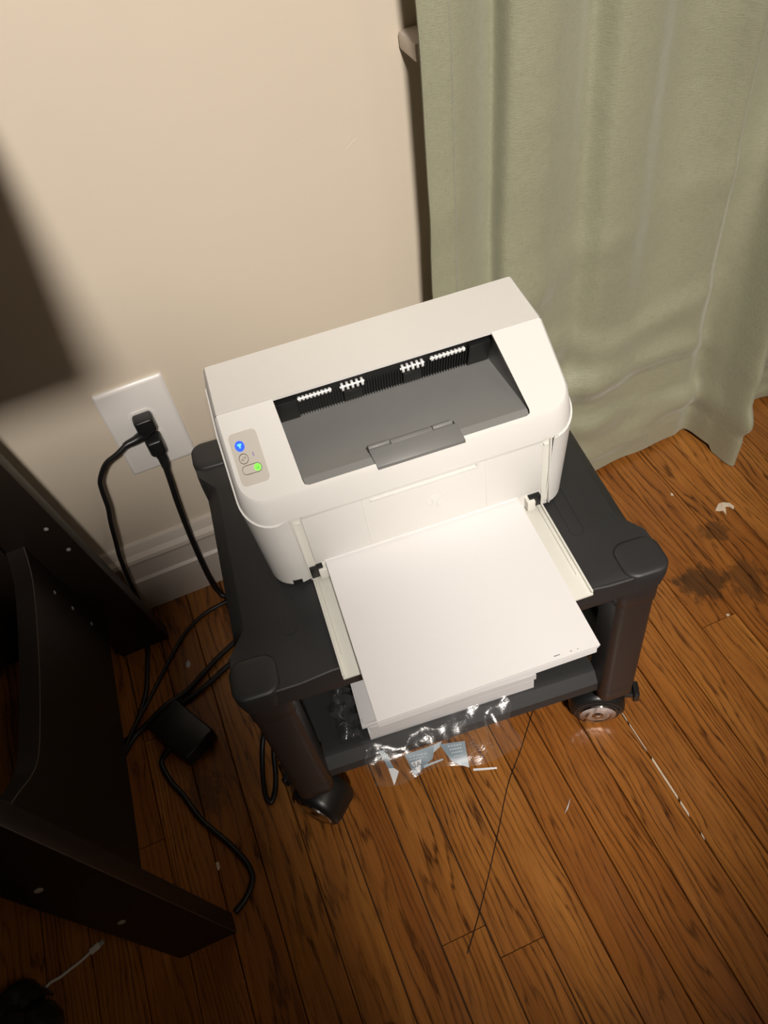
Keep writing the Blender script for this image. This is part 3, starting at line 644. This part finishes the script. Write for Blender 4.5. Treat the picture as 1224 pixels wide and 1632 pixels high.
# ------------------------------------------------------------------ paper in the tray
def sheet_block(a0, w, b0, b1, z_back, z_front, th, sk=0.0, sag=0.0, n=10, flare=0.0):
    mb = MB(); rows = []
    for j in range(n + 1):
        t = j / n; b = b0 + (b1 - b0) * t; z = z_back + (z_front - z_back) * t - sag * t * t
        rows.append([(a0 + sk * t, -b - flare * 0, z), (a0 + w + sk * t, -b, z), (a0 + w + sk * t, -b - 0, z + th), (a0 + sk * t, -b, z + th)])
    mb.loft(rows); return mb
ps = thing('paper_stack', (PX, PY, PZ), PYAW, label='stack of white printer paper lying in the open printer tray', cat='paper')
sheet_block(0.0642, 0.2159, 0.1560, 0.3535, 0.0092, 0.0108, 0.0085).build('paper_block', 'paper', ps, smooth=False)
ly = [(0.0180, 0.3545, 0.0004, 0.0004), (0.0190, 0.3525, -0.0003, 0.0018), (0.0212, 0.3555, 0.0005, 0.0012), (0.0228, 0.3560, -0.0004, 0.0015), (0.0248, 0.3540, 0.0002, 0.0009), (0.0262, 0.3572, 0.0, 0.0010)]
for z, b1, dx, th in ly:
    zz = z + 0.0008
    sheet_block(0.0642 + dx, 0.2159, 0.1560, b1, zz, zz + 0.0024, th, dx * 0.5).build('paper_sheet', 'paper', ps, smooth=False)
sheet_block(0.0640, 0.2162, 0.1560, 0.3576, 0.0284, 0.0308, 0.0006).build('top_sheet', 'paper', ps, smooth=False)
for (a, b, ln) in ((0.236, 0.3535, 0.006), (0.252, 0.3540, 0.0015), (0.259, 0.3540, 0.001)):
    t = (b - 0.1560) / (0.3576 - 0.1560); z = 0.0284 + 0.0024 * t + 0.0006
    MB().box(a, a + ln, -b - 0.0003, -b + 0.0003, z, z + 0.0001).build('ink_mark', 'ink', ps, smooth=False)

# ------------------------------------------------------------------ paper on the lower shelf
ps2 = thing('paper_stack', (CX, CY, 0.1405), CYAW, label='pile of white paper on the lower cart shelf, half under the tray paper', cat='paper')
zs = 0.0; rng = random.Random(5)
for i, th in enumerate((0.022, 0.012, 0.006, 0.004, 0.003, 0.004, 0.003)):
    w = 0.2159; a0 = 0.108 + rng.uniform(-0.003, 0.003); b1 = 0.335 + rng.uniform(-0.005, 0.004); sk = rng.uniform(-0.004, 0.004)
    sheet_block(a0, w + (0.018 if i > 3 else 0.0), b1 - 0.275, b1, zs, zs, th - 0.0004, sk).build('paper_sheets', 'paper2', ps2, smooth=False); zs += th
# ------------------------------------------------------------------ clear wrapper spilling over the shelf front
wr = thing('plastic_wrapper', (CX, CY, 0), CYAW, label='crumpled clear plastic wrapper with torn blue print hanging off the lower shelf', cat='wrapper')
def film_pt(a, b):
    zl = 0.1455 if b < 0.335 else 0.1455 - (b - 0.335) * 1.0
    if b > 0.335: zl = max(0.084, 0.1455 - (b - 0.335) * 0.75)
    w = noise.noise(Vector((a * 26, b * 26, 2.2))) * 0.006 + noise.noise(Vector((a * 70, b * 70, 7.7))) * 0.0016
    up = 0.002 if b < 0.335 else 0.004
    return (a, -b, zl + up + abs(w))
def film(poly_fn, na, nb, name, mat, parent, dz=0.0):
    vs = []; fs = []
    for j in range(nb + 1):
        for i in range(na + 1):
            a, b = poly_fn(i / na, j / nb); p = film_pt(a, b); vs.append((p[0], p[1], p[2] + dz))
    for j in range(nb):
        for i in range(na): q = j * (na + 1) + i; fs.append((q, q + 1, q + na + 2, q + na + 1))
    me = bpy.data.meshes.new(name); me.from_pydata(vs, [], fs); return link(name, me, mat, parent, True, 180)
film(lambda u, v: (0.098 + 0.19 * u + 0.004 * math.sin(v * 9), 0.338 + (0.046 + 0.012 * u) * v + 0.004 * math.sin(u * 11) * v), 46, 16, 'film', 'film', wr)
# tuft of film at the left of the paper pile
vs = []; fs = []
for j in range(13):
    for i in range(19):
        u, v = i / 18, j / 12; n_ = noise.noise(Vector((u * 6, v * 5, 9.1))); n2 = noise.noise(Vector((u * 9, v * 9, 3.1)))
        vs.append((0.104 - 0.030 * v + 0.012 * n_, -(0.262 + 0.075 * u) - 0.004 * n2, 0.144 + 0.034 * math.sin(v * 2.6) * (0.6 + 0.8 * abs(n_)) + 0.006 * abs(n2)))
fs = [(j * 19 + i, j * 19 + i + 1, (j + 1) * 19 + i + 1, (j + 1) * 19 + i) for j in range(12) for i in range(18)]
me = bpy.data.meshes.new('film_tuft'); me.from_pydata(vs, [], fs); link('film_tuft', me, 'film', wr, True, 180)
def lab(quad, mat, name, parent, dz, n=6):
    q = [Vector(p) for p in quad]
    return film(lambda u, v: tuple((q[0] * (1 - u) + q[1] * u) * (1 - v) + (q[3] * (1 - u) + q[2] * u) * v), n, n, name, mat, parent, dz)
l1_ = lab([(0.1455, 0.3640), (0.1850, 0.3640), (0.1780, 0.3760), (0.1505, 0.3870)], 'label_blue', 'printed_patch', wr, 0.0012)
lab([(0.1850, 0.3640), (0.1950, 0.3625), (0.1900, 0.3680), (0.1805, 0.3715)], 'label_pale', 'printed_patch', wr, 0.0012)
l2_ = lab([(0.1905, 0.3650), (0.2225, 0.3690), (0.2180, 0.3960), (0.2000, 0.3850)], 'label_blue', 'printed_patch', wr, 0.0012)
lab([(0.1165, 0.3530), (0.1225, 0.3530), (0.1285, 0.3735), (0.1215, 0.3720)], 'label_blue', 'printed_patch', wr, 0.0012)
lab([(0.1215, 0.3720), (0.1285, 0.3735), (0.1330, 0.3775), (0.1225, 0.3890)], 'label_white', 'printed_patch', wr, 0.0012)
lab([(0.1500, 0.3735), (0.1640, 0.3735), (0.1580, 0.3850), (0.1565, 0.3850)], 'label_white', 'printed_triangle', wr, 0.0020, 3)
lab([(0.1640, 0.3800), (0.1900, 0.3790), (0.1895, 0.3805), (0.1640, 0.3825)], 'label_pale', 'printed_line', wr, 0.0016, 3)
lab([(0.2220, 0.3985), (0.2510, 0.4040), (0.2508, 0.4058), (0.2218, 0.4008)], 'label_white', 'fold_highlight', wr, 0.0030, 3)  # highlight on a film fold, painted as a narrow white strip
for a, b, w in ((0.1500, 0.3670, 0.024), (0.1500, 0.3700, 0.018), (0.2000, 0.3690, 0.018), (0.2010, 0.3725, 0.016), (0.2020, 0.3760, 0.015), (0.2040, 0.3795, 0.012)):
    k = 5
    for i in range(k):
        aa = a + w * i / k; lab([(aa, b + 0.1 * (aa - a)), (aa + w / k * 0.7, b + 0.1 * (aa - a)), (aa + w / k * 0.7, b + 0.0013 + 0.1 * (aa - a)), (aa, b + 0.0013 + 0.1 * (aa - a))], 'label_pale', 'printed_letter', wr, 0.0018, 1)
tm = text_mesh('5A', 0.0085, 0.0001)
p_ = film_pt(0.157, 0.378)
link('printed_number', tm, 'label_ink', wr, False, matrix=Matrix.Translation((0.157, -0.3775, p_[2] + 0.0035)) @ Matrix.Rotation(0.62, 4, 'X'))

# ------------------------------------------------------------------ wall outlet
ol = thing('wall_outlet', (0.0955, 0, 0.282), 0, label='white duplex outlet plate on the wall above the baseboard', cat='outlet')
OW, OH = 0.0941, 0.1513
mb = MB(); mb.loft([[(x, y, z) for x, z in rrect(-OW / 2 + d, OW / 2 - d, d, OH - d, 0.003, 3)] for d, y in ((0.0, -0.0003), (0.0, -0.0035), (0.0022, -0.0058), (0.0045, -0.0064))])
mb.build('cover_plate', 'plate', ol, ang=40)
for zc in (0.0946, 0.0567):
    pts = [(0.0172 * math.cos(R(x)), max(-0.0135, min(0.0135, 0.0172 * math.sin(R(x))))) for x in range(0, 360, 12)]
    rc = MB().loft([[(x, y, zc + z) for x, z in pts] for y in (-0.0060, -0.0078)]).build('receptacle', 'plate', ol, ang=40)
    for dx in (-0.0064, 0.0064): MB().box(dx - 0.001, dx + 0.001, -0.0081, -0.0077, zc - 0.001, zc + 0.007).build('slot', 'black', rc, smooth=False)
MB().lathe([(0.0028, -0.0063), (0.0028, -0.0072), (0.002, -0.0076)], (0, 0, 0.0757), 'y', 14).build('plate_screw', 'plate', ol)

# plugs and their cords
def cord(name, label, pts, r, n=8, cat_='cord', mat='black_soft', group=None, seg=8):
    o = MB().tube(cat(pts, n), r, seg).build(name, mat, None, ang=180); return tag(o, label, cat_, group)
pa = thing('power_cable', (0.0955, -0.008, 0.376), 0, label='black cord with angled plug in the upper outlet socket', cat='cord')
def rel(pts, o=(0.0955, -0.008, 0.376)): return [tuple(p[i] - o[i] for i in range(3)) for p in pts]
mb = MB()
mb.loft([[(x * s + dx, y, z * s + dz) for x, z in rrect(-0.0125, 0.0145, -0.0135, 0.0125, [0.007, 0.006, 0.004, 0.004], 4)] for y, s, dx, dz in ((-0.0005, 0.93, 0.0, 0.0), (-0.006, 1.0, 0.0, 0.0), (-0.016, 1.0, 0.0, 0.0), (-0.022, 0.86, 0.0, 0.001))])
plug1 = mb.build('plug_body', 'black', pa, bevel=0.0022, seg=3, ang=60)
MB().tube([(0.004, -0.012, -0.008), (-0.008, -0.013, -0.016), (-0.020, -0.015, -0.018), (-0.031, -0.018, -0.017), (-0.036, -0.019, -0.018)], [0.0085, 0.0078, 0.006, 0.0050, 0.0044], 12).build('strain_relief', 'black', plug1)
MB().tube(cat(rel([(0.061, -0.027, 0.3585), (0.046, -0.030, 0.352), (0.0265, -0.030, 0.3426), (0.010, -0.030, 0.320), (0.0045, -0.031, 0.300), (0.000, -0.034, 0.270), (-0.0075, -0.036, 0.242), (-0.0165, -0.036, 0.200), (-0.024, -0.036, 0.165), (-0.031, -0.038, 0.110), (-0.036, -0.042, 0.050), (-0.043, -0.052, 0.012), (-0.048, -0.075, 0.0045), (-0.060, -0.135, 0.0045), (-0.075, -0.185, 0.0045), (-0.125, -0.262, 0.0045), (-0.175, -0.30, 0.0045)]), 8), 0.0036, 8).build('cable', 'black_soft', pa, ang=180)
pb = thing('power_cable', (0.0965, -0.008, 0.3385), 0, label='black cord with straight plug in the lower outlet socket, running down behind the cart', cat='cord')
o2 = (0.0965, -0.008, 0.3385)
plug2 = MB().loft([[(x * s, y + dy, z * s2 + dz) for x, z in rrect(-0.0115, 0.0125, -0.019, 0.0115, [0.006, 0.006, 0.003, 0.003], 4)] for y, s, s2, dz, dy in ((-0.0005, 0.95, 0.95, 0, 0), (-0.006, 1, 1, 0, 0), (-0.018, 0.95, 0.95, 0, 0), (-0.023, 0.75, 0.8, 0, 0))]).build('plug_body', 'black', pb, bevel=0.0022, seg=3, ang=60)
MB().tube([(0.0005, -0.012, -0.013), (0.001, -0.014, -0.022), (0.0015, -0.0175, -0.030), (0.001, -0.020, -0.037), (0.0, -0.022, -0.042)], [0.0088, 0.0075, 0.0062, 0.0058, 0.0046], 12).build('strain_relief', 'black', plug2)
for i in range(4): MB().lathe([(0.0054 - i * .0002, -0.0009), (0.0068 - i * .0003, -0.0004), (0.0068 - i * .0003, 0.0004), (0.0054 - i * .0002, 0.0009)], (0.0013 - i * 0.0002, -0.0178 - i * 0.0012, -0.0285 - i * 0.0028), 'z', 12).build('relief_ring', 'black', plug2)
MB().tube(cat(rel([(0.0965, -0.029, 0.300), (0.0935, -0.034, 0.270), (0.0900, -0.036, 0.240), (0.0868, -0.036, 0.203), (0.0840, -0.036, 0.165), (0.0820, -0.036, 0.128), (0.0805, -0.038, 0.090), (0.0800, -0.042, 0.048), (0.083, -0.048, 0.018), (0.095, -0.060, 0.0055), (0.150, -0.090, 0.0055), (0.22, -0.12, 0.0055)], o2), 8), 0.0043, 8).build('cable', 'black_soft', pb, ang=180)

# ------------------------------------------------------------------ things on the floor, left
ad = thing('power_adapter', (-0.0275, -0.268, 0.0), math.atan2(-0.0747, 0.0427), label='black square power adapter lying on the floor left of the cart', cat='adapter')
MB().box(-0.044, 0.044, -0.028, 0.028, 0.0002, 0.030).build('case', 'black', ad, bevel=0.004, seg=3)
MB().box(-0.041, 0.041, -0.0284, 0.0284, 0.0145, 0.0155).build('seam', 'black_soft', ad, smooth=False)
MB().tube([(0.002, -0.0275, 0.013), (0.002, -0.036, 0.012), (0.002, -0.0455, 0.010)], [0.006, 0.0055, 0.004], 10).build('strain_relief', 'black', ad)
cord('cable', 'black adapter cable curving over the floor to the front desk leg', [(-0.0640, -0.2905, 0.0100), (-0.0690, -0.300, 0.0075), (-0.062, -0.330, 0.0050), (-0.0500, -0.356, 0.0048), (-0.0335, -0.401, 0.0048), (-0.0061, -0.448, 0.0048), (0.0096, -0.4815, 0.0048), (0.0118, -0.5037, 0.0048), (-0.0015, -0.5225, 0.0048), (-0.0205, -0.5345, 0.0048), (-0.0205, -0.575, 0.0048)][:10], 0.0040, cat_='cable')
cord('cable', 'thin black cable passing behind the adapter, upper of the two strands going under the cart', [(-0.15, -0.243, 0.0055), (-0.1332, -0.2385, 0.0055), (-0.110, -0.237, 0.0055), (-0.088, -0.231, 0.0055), (-0.045, -0.213, 0.012), (-0.009, -0.199, 0.0055), (0.030, -0.176, 0.0055), (0.069, -0.155, 0.0055), (0.13, -0.13, 0.0055), (0.2, -0.12, 0.0055)], 0.0040, cat_='cable')
cord('cable', 'black cable passing behind the adapter, lower of the two strands going under the cart', [(-0.155, -0.315, 0.0045), (-0.1355, -0.281, 0.0045), (-0.100, -0.238, 0.0045), (-0.060, -0.222, 0.0045), (-0.009, -0.2125, 0.0045), (0.030, -0.199, 0.0045), (0.066, -0.183, 0.0045), (0.12, -0.165, 0.0045), (0.21, -0.15, 0.0045)], 0.0042, cat_='cable')
cord('cable', 'slim black cable curving past the rear desk leg to the back of the cart', [(-0.150, -0.31, 0.004), (-0.105, -0.24, 0.0125), (-0.0639, -0.1823, 0.004), (-0.038, -0.150, 0.004), (-0.006, -0.112, 0.004), (0.020, -0.088, 0.004), (0.0548, -0.0712, 0.004), (0.10, -0.066, 0.004), (0.16, -0.066, 0.004)], 0.0030, cat_='cable')
cord('cable', 'loop of black cable hanging beside the front left cart leg', [(0.150, -0.300, 0.10), (0.110, -0.318, 0.060), (0.083, -0.335, 0.030), (0.066, -0.372, 0.012), (0.0590, -0.405, 0.0060), (0.0620, -0.4185, 0.0050), (0.0700, -0.412, 0.0060), (0.0800, -0.392, 0.012), (0.0930, -0.352, 0.028), (0.115, -0.325, 0.050), (0.150, -0.290, 0.070)], 0.0036, cat_='cable')
# white charging cable
wc = thing('charging_cable', (-0.190, -0.503, 0.0), 0, label='white charging cable with connector lying on the floor under the desk leg', cat='cable')
wo = (-0.190, -0.503, 0.0)
MB().tube(cat(rel([(-0.34, -0.60, 0.0035), (-0.275, -0.5265, 0.0035), (-0.245, -0.5155, 0.0035), (-0.220, -0.5085, 0.0035), (-0.2065, -0.5035, 0.0042)], wo), 8), 0.0019, 8).build('cord', 'white_cable', wc, ang=180)
d_ = Vector((-0.1905 + 0.2065, -0.4985 + 0.5035, 0)).normalized(); rz_ = math.atan2(d_.y, d_.x)
MT = Matrix.Translation((-0.2065 + 0.190, -0.5035 + 0.503, 0)) @ Matrix.Rotation(rz_, 4, 'Z')
MB().loft([[(x, y, z + 0.0042) for y, z in rrect(-0.0042, 0.0042, -0.0024, 0.0024, 0.0022, 4)] for x in (0.0, 0.013)]).build('connector', 'white_cable', wc, matrix=MT)
MB().loft([[(x, y, z + 0.0042) for y, z in rrect(-0.0030, 0.0030, -0.0012, 0.0012, 0.0011, 4)] for x in (0.0131, 0.019)]).build('metal_tip', 'screw', wc, matrix=MT)
# thread-like dark line lying across the planks
cord('thread', 'long dark thread lying across the floor planks in front of the wrapper', [(0.4527, -0.4478, 0.0006), (0.410, -0.492, 0.0006), (0.3702, -0.5297, 0.0006), (0.332, -0.577, 0.0006), (0.2968, -0.620, 0.0006), (0.262, -0.660, 0.0006), (0.2312, -0.6924, 0.0006)], 0.0006, cat_='thread', seg=5)
def fleck(label, pts, z=0.0006, mat='label_white', name='paint_fleck', th=0.0006):
    return tag(MB().prism(pts, 0.0002, 0.0002 + th).build(name, mat, smooth=False), label, 'speck')
fleck('white paint smear on the floor right of the cart', [(0.887, -0.266), (0.893, -0.261), (0.901, -0.256), (0.909, -0.257), (0.917, -0.263), (0.919, -0.272), (0.914, -0.277), (0.912, -0.270), (0.906, -0.266), (0.903, -0.272), (0.897, -0.281), (0.898, -0.271), (0.893, -0.270)], mat='filler')
fleck('tiny pale crumb on the floor beside the cart top corner', [(0.846, -0.201), (0.849, -0.203), (0.848, -0.208), (0.844, -0.206)], mat='filler')
fleck('tiny pale crumb in the joint beside the dark floor stain', [(0.782, -0.436), (0.786, -0.436), (0.786, -0.440), (0.782, -0.440)], mat='filler')
fleck('small white speck on the floor below the rear desk leg', [(0.0005, -0.146), (0.005, -0.143), (0.007, -0.152), (0.002, -0.158), (-0.001, -0.153)], mat='label_white')
fleck('thin pale scratch of paint on the floor in front of the cart', [(0.4185, -0.5950), (0.4270, -0.5880), (0.4360, -0.5800), (0.4285, -0.5885), (0.4265, -0.5905)], mat='label_white')
fleck('small pale crumb lying near the front desk leg', [(-0.030, -0.463), (-0.026, -0.463), (-0.026, -0.472), (-0.030, -0.474)], mat='filler')

# ------------------------------------------------------------------ desk
dk = thing('desk', (-0.45, -0.32, 0), 0, label='black wooden desk with splayed board legs at the left edge', cat='desk')
DO = Vector((0.45, 0.32, 0))
LEAN = -0.115
def leg_board(x0, x1, y0, y1, h):
    return MB().add([(x0 + .45, y0 + .32, 0), (x1 + .45, y0 + .32, 0), (x1 + .45, y1 + .32, 0), (x0 + .45, y1 + .32, 0),
                     (x0 + .45 + LEAN * h, y0 + .32, h), (x1 + .45 + LEAN * h, y0 + .32, h), (x1 + .45 + LEAN * h, y1 + .32, h), (x0 + .45 + LEAN * h, y1 + .32, h)],
                    [(0, 3, 2, 1), (4, 5, 6, 7), (0, 1, 5, 4), (1, 2, 6, 5), (2, 3, 7, 6), (3, 0, 4, 7)])
fl_ = leg_board(-0.0997, -0.0253, -0.5565, -0.5315, 0.928).build('leg', 'desk', dk, bevel=0.0012, ang=40)
rl_ = leg_board(-0.0943, -0.0157, -0.0890, -0.0640, 0.928).build('leg', 'desk', dk, bevel=0.0012, ang=40)
for o_, y in ((leg_board(-0.885, -0.81, -0.5565, -0.5315, 0.928), 0), (leg_board(-0.885, -0.81, -0.0890, -0.0640, 0.928), 0)): o_.build('leg', 'desk', dk, bevel=0.0012)
# curved side panel between the legs
low = [(-0.5310, 0.140), (-0.40, 0.124), (-0.25, 0.110), (-0.0895, 0.094)]
upp = [(-0.5310, 0.405), (-0.5000, 0.400), (-0.470, 0.378), (-0.440, 0.350), (-0.405, 0.331), (-0.32, 0.314), (-0.23, 0.303), (-0.15, 0.298), (-0.11, 0.303), (-0.0895, 0.310)]
upp_s = [(p.x, p.y) for p in cat([(a, b, 0) for a, b in upp], 5)]
poly = low + upp_s[::-1]
def px_(z): return 0.45 - 0.1 + LEAN * (z - 0.25)
mbp = MB(); mbp.loft([[(px_(z) - d, y + .32, z) for y, z in poly] for d in (0.0, 0.024)])
sp = mbp.build('side_panel', 'desk', dk, ang=30)
mbe = MB(); mbe.tube([(px_(z) - 0.0004, y + .32, z - 0.0002) for y, z in upp_s], 0.0007, 5); mbe.build('panel_edge', 'desk_edge', sp)
fr = 0.001
MB().tube([(-0.0253 + .45 + LEAN * z - .0003, -0.5565 + .32 + .0003, z) for z in (0.002, 0.3, 0.6)], 0.0006, 5).build('leg_edge', 'desk_edge', fl_)
def screw_at(name, p, axis, parent, r=0.0042, mat='screw'):
    return MB().lathe([(r, 0.0), (r, -0.0006), (r * 0.6, -0.0012), (r * 0.25, -0.0006)] if axis == 'y' else [(r, 0.0), (r, 0.0006), (r * 0.6, 0.0012), (r * 0.25, 0.0006)], p, axis, 14).build(name, mat, parent)
for x, z in ((-0.1159, 0.352), (-0.0992, 0.196)): screw_at('screw', (x + .45, -0.5565 + .32, z), 'y', fl_)
for y, z in ((-0.0061 - 0.12, 0.245), (-0.1018 - 0.02, 0.149), (-0.125, 0.20)): screw_at('screw', (px_(z), y + .32, z), 'x', sp, 0.003)
for x, z in ((-0.062, 0.275), (-0.070, 0.325)): screw_at('screw', (x + .45, -0.0890 + .32, z), 'y', rl_, 0.003)
# back modesty panel and the top
MB().box(-0.80 + .45, -0.135 + .45, -0.086 + .32, -0.068 + .32, 0.085, 0.36).build('back_panel', 'desk', dk, bevel=0.001)
MB().box(-1.0 + .45, 0.095 + .45, -0.570 + .32, -0.012 + .32, 0.930, 0.956).build('desktop', 'desk', dk, bevel=0.002)

# ------------------------------------------------------------------ office chair (its caster shows at the lower left)
ch = thing('office_chair', (-0.25, -0.93, 0), R(12), label='black office chair whose caster shows at the bottom left corner', cat='chair')
a0 = math.atan2(0.375, -0.03) - R(12)
for i in range(5):
    a = a0 + i * 2 * math.pi / 5; c, s = math.cos(a), math.sin(a)
    MB().loft([[(c * r - s * w * k, s * r + c * w * k, z + hgt * q) for k, q in ((-1, -1), (1, -1), (0.7, 1), (-0.7, 1))] for r, w, hgt, z in ((0.03, 0.024, 0.020, 0.115), (0.16, 0.021, 0.016, 0.100), (0.371, 0.017, 0.011, 0.082))]).build('base_arm', 'black', ch, bevel=0.003)
    T = Matrix.Translation((c * 0.376, s * 0.376, 0)) @ Matrix.Rotation(0.35 + i * 1.1, 4, 'Z')
    cs = MB().lathe([(0.0105, 0.040), (0.0105, 0.0705)], seg=12).build('caster', 'black', ch, matrix=T)
    for sg in (-1, 1):
        MB().lathe([(0.008, 0.006 * sg), (0.029, 0.006 * sg), (0.0325, 0.012 * sg), (0.0325, 0.026 * sg), (0.028, 0.034 * sg), (0.016, 0.039 * sg), (0.002, 0.040 * sg)], (0, 0, 0.0328), 'y', 22).build('caster_wheel', 'black', cs)
    MB().loft([[(0.0365 * math.cos(R(x)), y, 0.034 + 0.0365 * math.sin(R(x))) for x in range(-10, 191, 20)] + [(0.0335 * math.cos(R(x)), y, 0.034 + 0.0335 * math.sin(R(x))) for x in range(190, -11, -20)] for y in (-0.005, 0.005)]).build('caster_hood', 'black', cs)
MB().lathe([(0.034, 0.095), (0.034, 0.14), (0.026, 0.145), (0.026, 0.28), (0.015, 0.282), (0.015, 0.40)], seg=20).build('gas_column', 'black', ch)
MB().box(-0.10, 0.10, -0.11, 0.11, 0.395, 0.42).build('seat_plate', 'black', ch, bevel=0.004)
st_ = MB(); rings = []
for d, z in ((0.02, 0.42), (0.0, 0.44), (0.0, 0.47), (0.012, 0.487), (0.05, 0.492)): rings.append([(x, y, z) for x, y in rrect(-0.22 + d, 0.22 - d, -0.26 + d, 0.13 - d, 0.07, 6)])
st_.loft(rings); st_.build('seat', 'chair', ch, ang=60)
bk = MB(); rings = []
for d, y in ((0.015, -0.225), (0.0, -0.235), (0.0, -0.262), (0.02, -0.275)):
    rings.append([(x, y + 0.06 * (x / 0.24) ** 2 - (z - 0.6) * 0.10, z) for x, z in rrect(-0.22 + d, 0.22 - d, 0.58 + d, 0.98 - d, 0.06, 6)])
bk.loft(rings); bk.build('backrest', 'chair', ch, ang=60)
MB().tube(cat([(0, -0.10, 0.405), (0, -0.22, 0.41), (0, -0.285, 0.47), (0, -0.285, 0.62), (0, -0.31, 0.80)], 5), 0.016, 10).build('back_support', 'black', ch)

# ------------------------------------------------------------------ ceiling spotlight that lights the corner
sl = thing('ceiling_spotlight', (LIGHT_POS.x, LIGHT_POS.y - 0.14, RH), 0, label='white ceiling spotlight aimed at the printer corner', cat='lamp')
so = Vector((LIGHT_POS.x, LIGHT_POS.y - 0.14, RH)); dirv = (LIGHT_AIM - LIGHT_POS).normalized(); q_ = dirv.to_track_quat('-Z', 'Y').to_matrix().to_4x4()
MB().lathe([(0.055, 0.0), (0.055, -0.018), (0.02, -0.024), (0.008, -0.026)], seg=24).build('ceiling_mount', 'lamp', sl)
hd = Matrix.Translation(LIGHT_POS - so) @ q_
MB().tube([(0, 0, -0.02), (0, 0, -0.16), tuple(hd @ Vector((0, 0, 0.10)))], 0.008, 10).build('arm', 'lamp', sl)
hm = MB(); hm.loft([[(r * math.cos(2 * math.pi * k / 28), r * math.sin(2 * math.pi * k / 28), h) for k in range(28)] for r, h in ((0.140, 0.004), (0.134, 0.05), (0.09, 0.12), (0.03, 0.14))], True, False, True)
hm.build('lamp_head', 'lamp', sl, matrix=hd)
MB().lathe([(0.130, 0.012), (0.130, 0.008), (0.002, 0.008)], seg=28).build('diffuser', 'bulb', sl, matrix=hd)
ld = bpy.data.lights.new('spot_light', 'SPOT'); ld.energy = LIGHT_POWER; ld.color = LIGHT_COLOR; ld.spot_size = 2 * LIGHT_CONE; ld.spot_blend = LIGHT_BLEND; ld.shadow_soft_size = LIGHT_RADIUS
lo = bpy.data.objects.new('spot_light', ld); C.objects.link(lo); lo.matrix_world = Matrix.Translation(LIGHT_POS + dirv * 0.012) @ q_

# second, dimmer dome lamp, added out of view to fill the shadows
dm = thing('added_fill_lamp', (1.15, -1.75, RH), 0, label='round white dome lamp added near the window as fill light', cat='lamp')
MB().lathe([(0.19, 0.0), (0.19, -0.03), (0.18, -0.035), (0.002, -0.035)], seg=32).build('lamp_base', 'lamp', dm)
MB().lathe([(0.172, -0.0355), (0.16, -0.06), (0.11, -0.085), (0.05, -0.095), (0.002, -0.097)], seg=32).build('dome', 'bulb', dm)
dl = bpy.data.lights.new('fill_light', 'AREA'); dl.shape = 'DISK'; dl.size = 0.34; dl.energy = FILL_POWER; dl.color = (1.0, 0.84, 0.66)
do_ = bpy.data.objects.new('fill_light', dl); C.objects.link(do_); do_.location = (1.15, -1.75, RH - 0.105)

# unseen tall shelf unit, added only to keep the desk corner in shade
bc = thing('light_blocker', (-0.295, -1.63, 0), 0, label='tall dark bookcase added out of view to shade the desk corner', cat='light_blocker')
for x in (-0.46, 0.44): MB().box(x, x + 0.02, -0.15, 0.15, 0.0, 1.665).build('side_board', 'desk', bc, bevel=0.001)
for z in (0.05, 0.36, 0.67, 0.98, 1.29, 1.645): MB().box(-0.44, 0.44, -0.15, 0.142, z, z + 0.02).build('shelf', 'desk', bc, bevel=0.001)
MB().box(-0.44, 0.44, 0.142, 0.15, 0.0, 1.665).build('back_board', 'desk', bc, smooth=False)
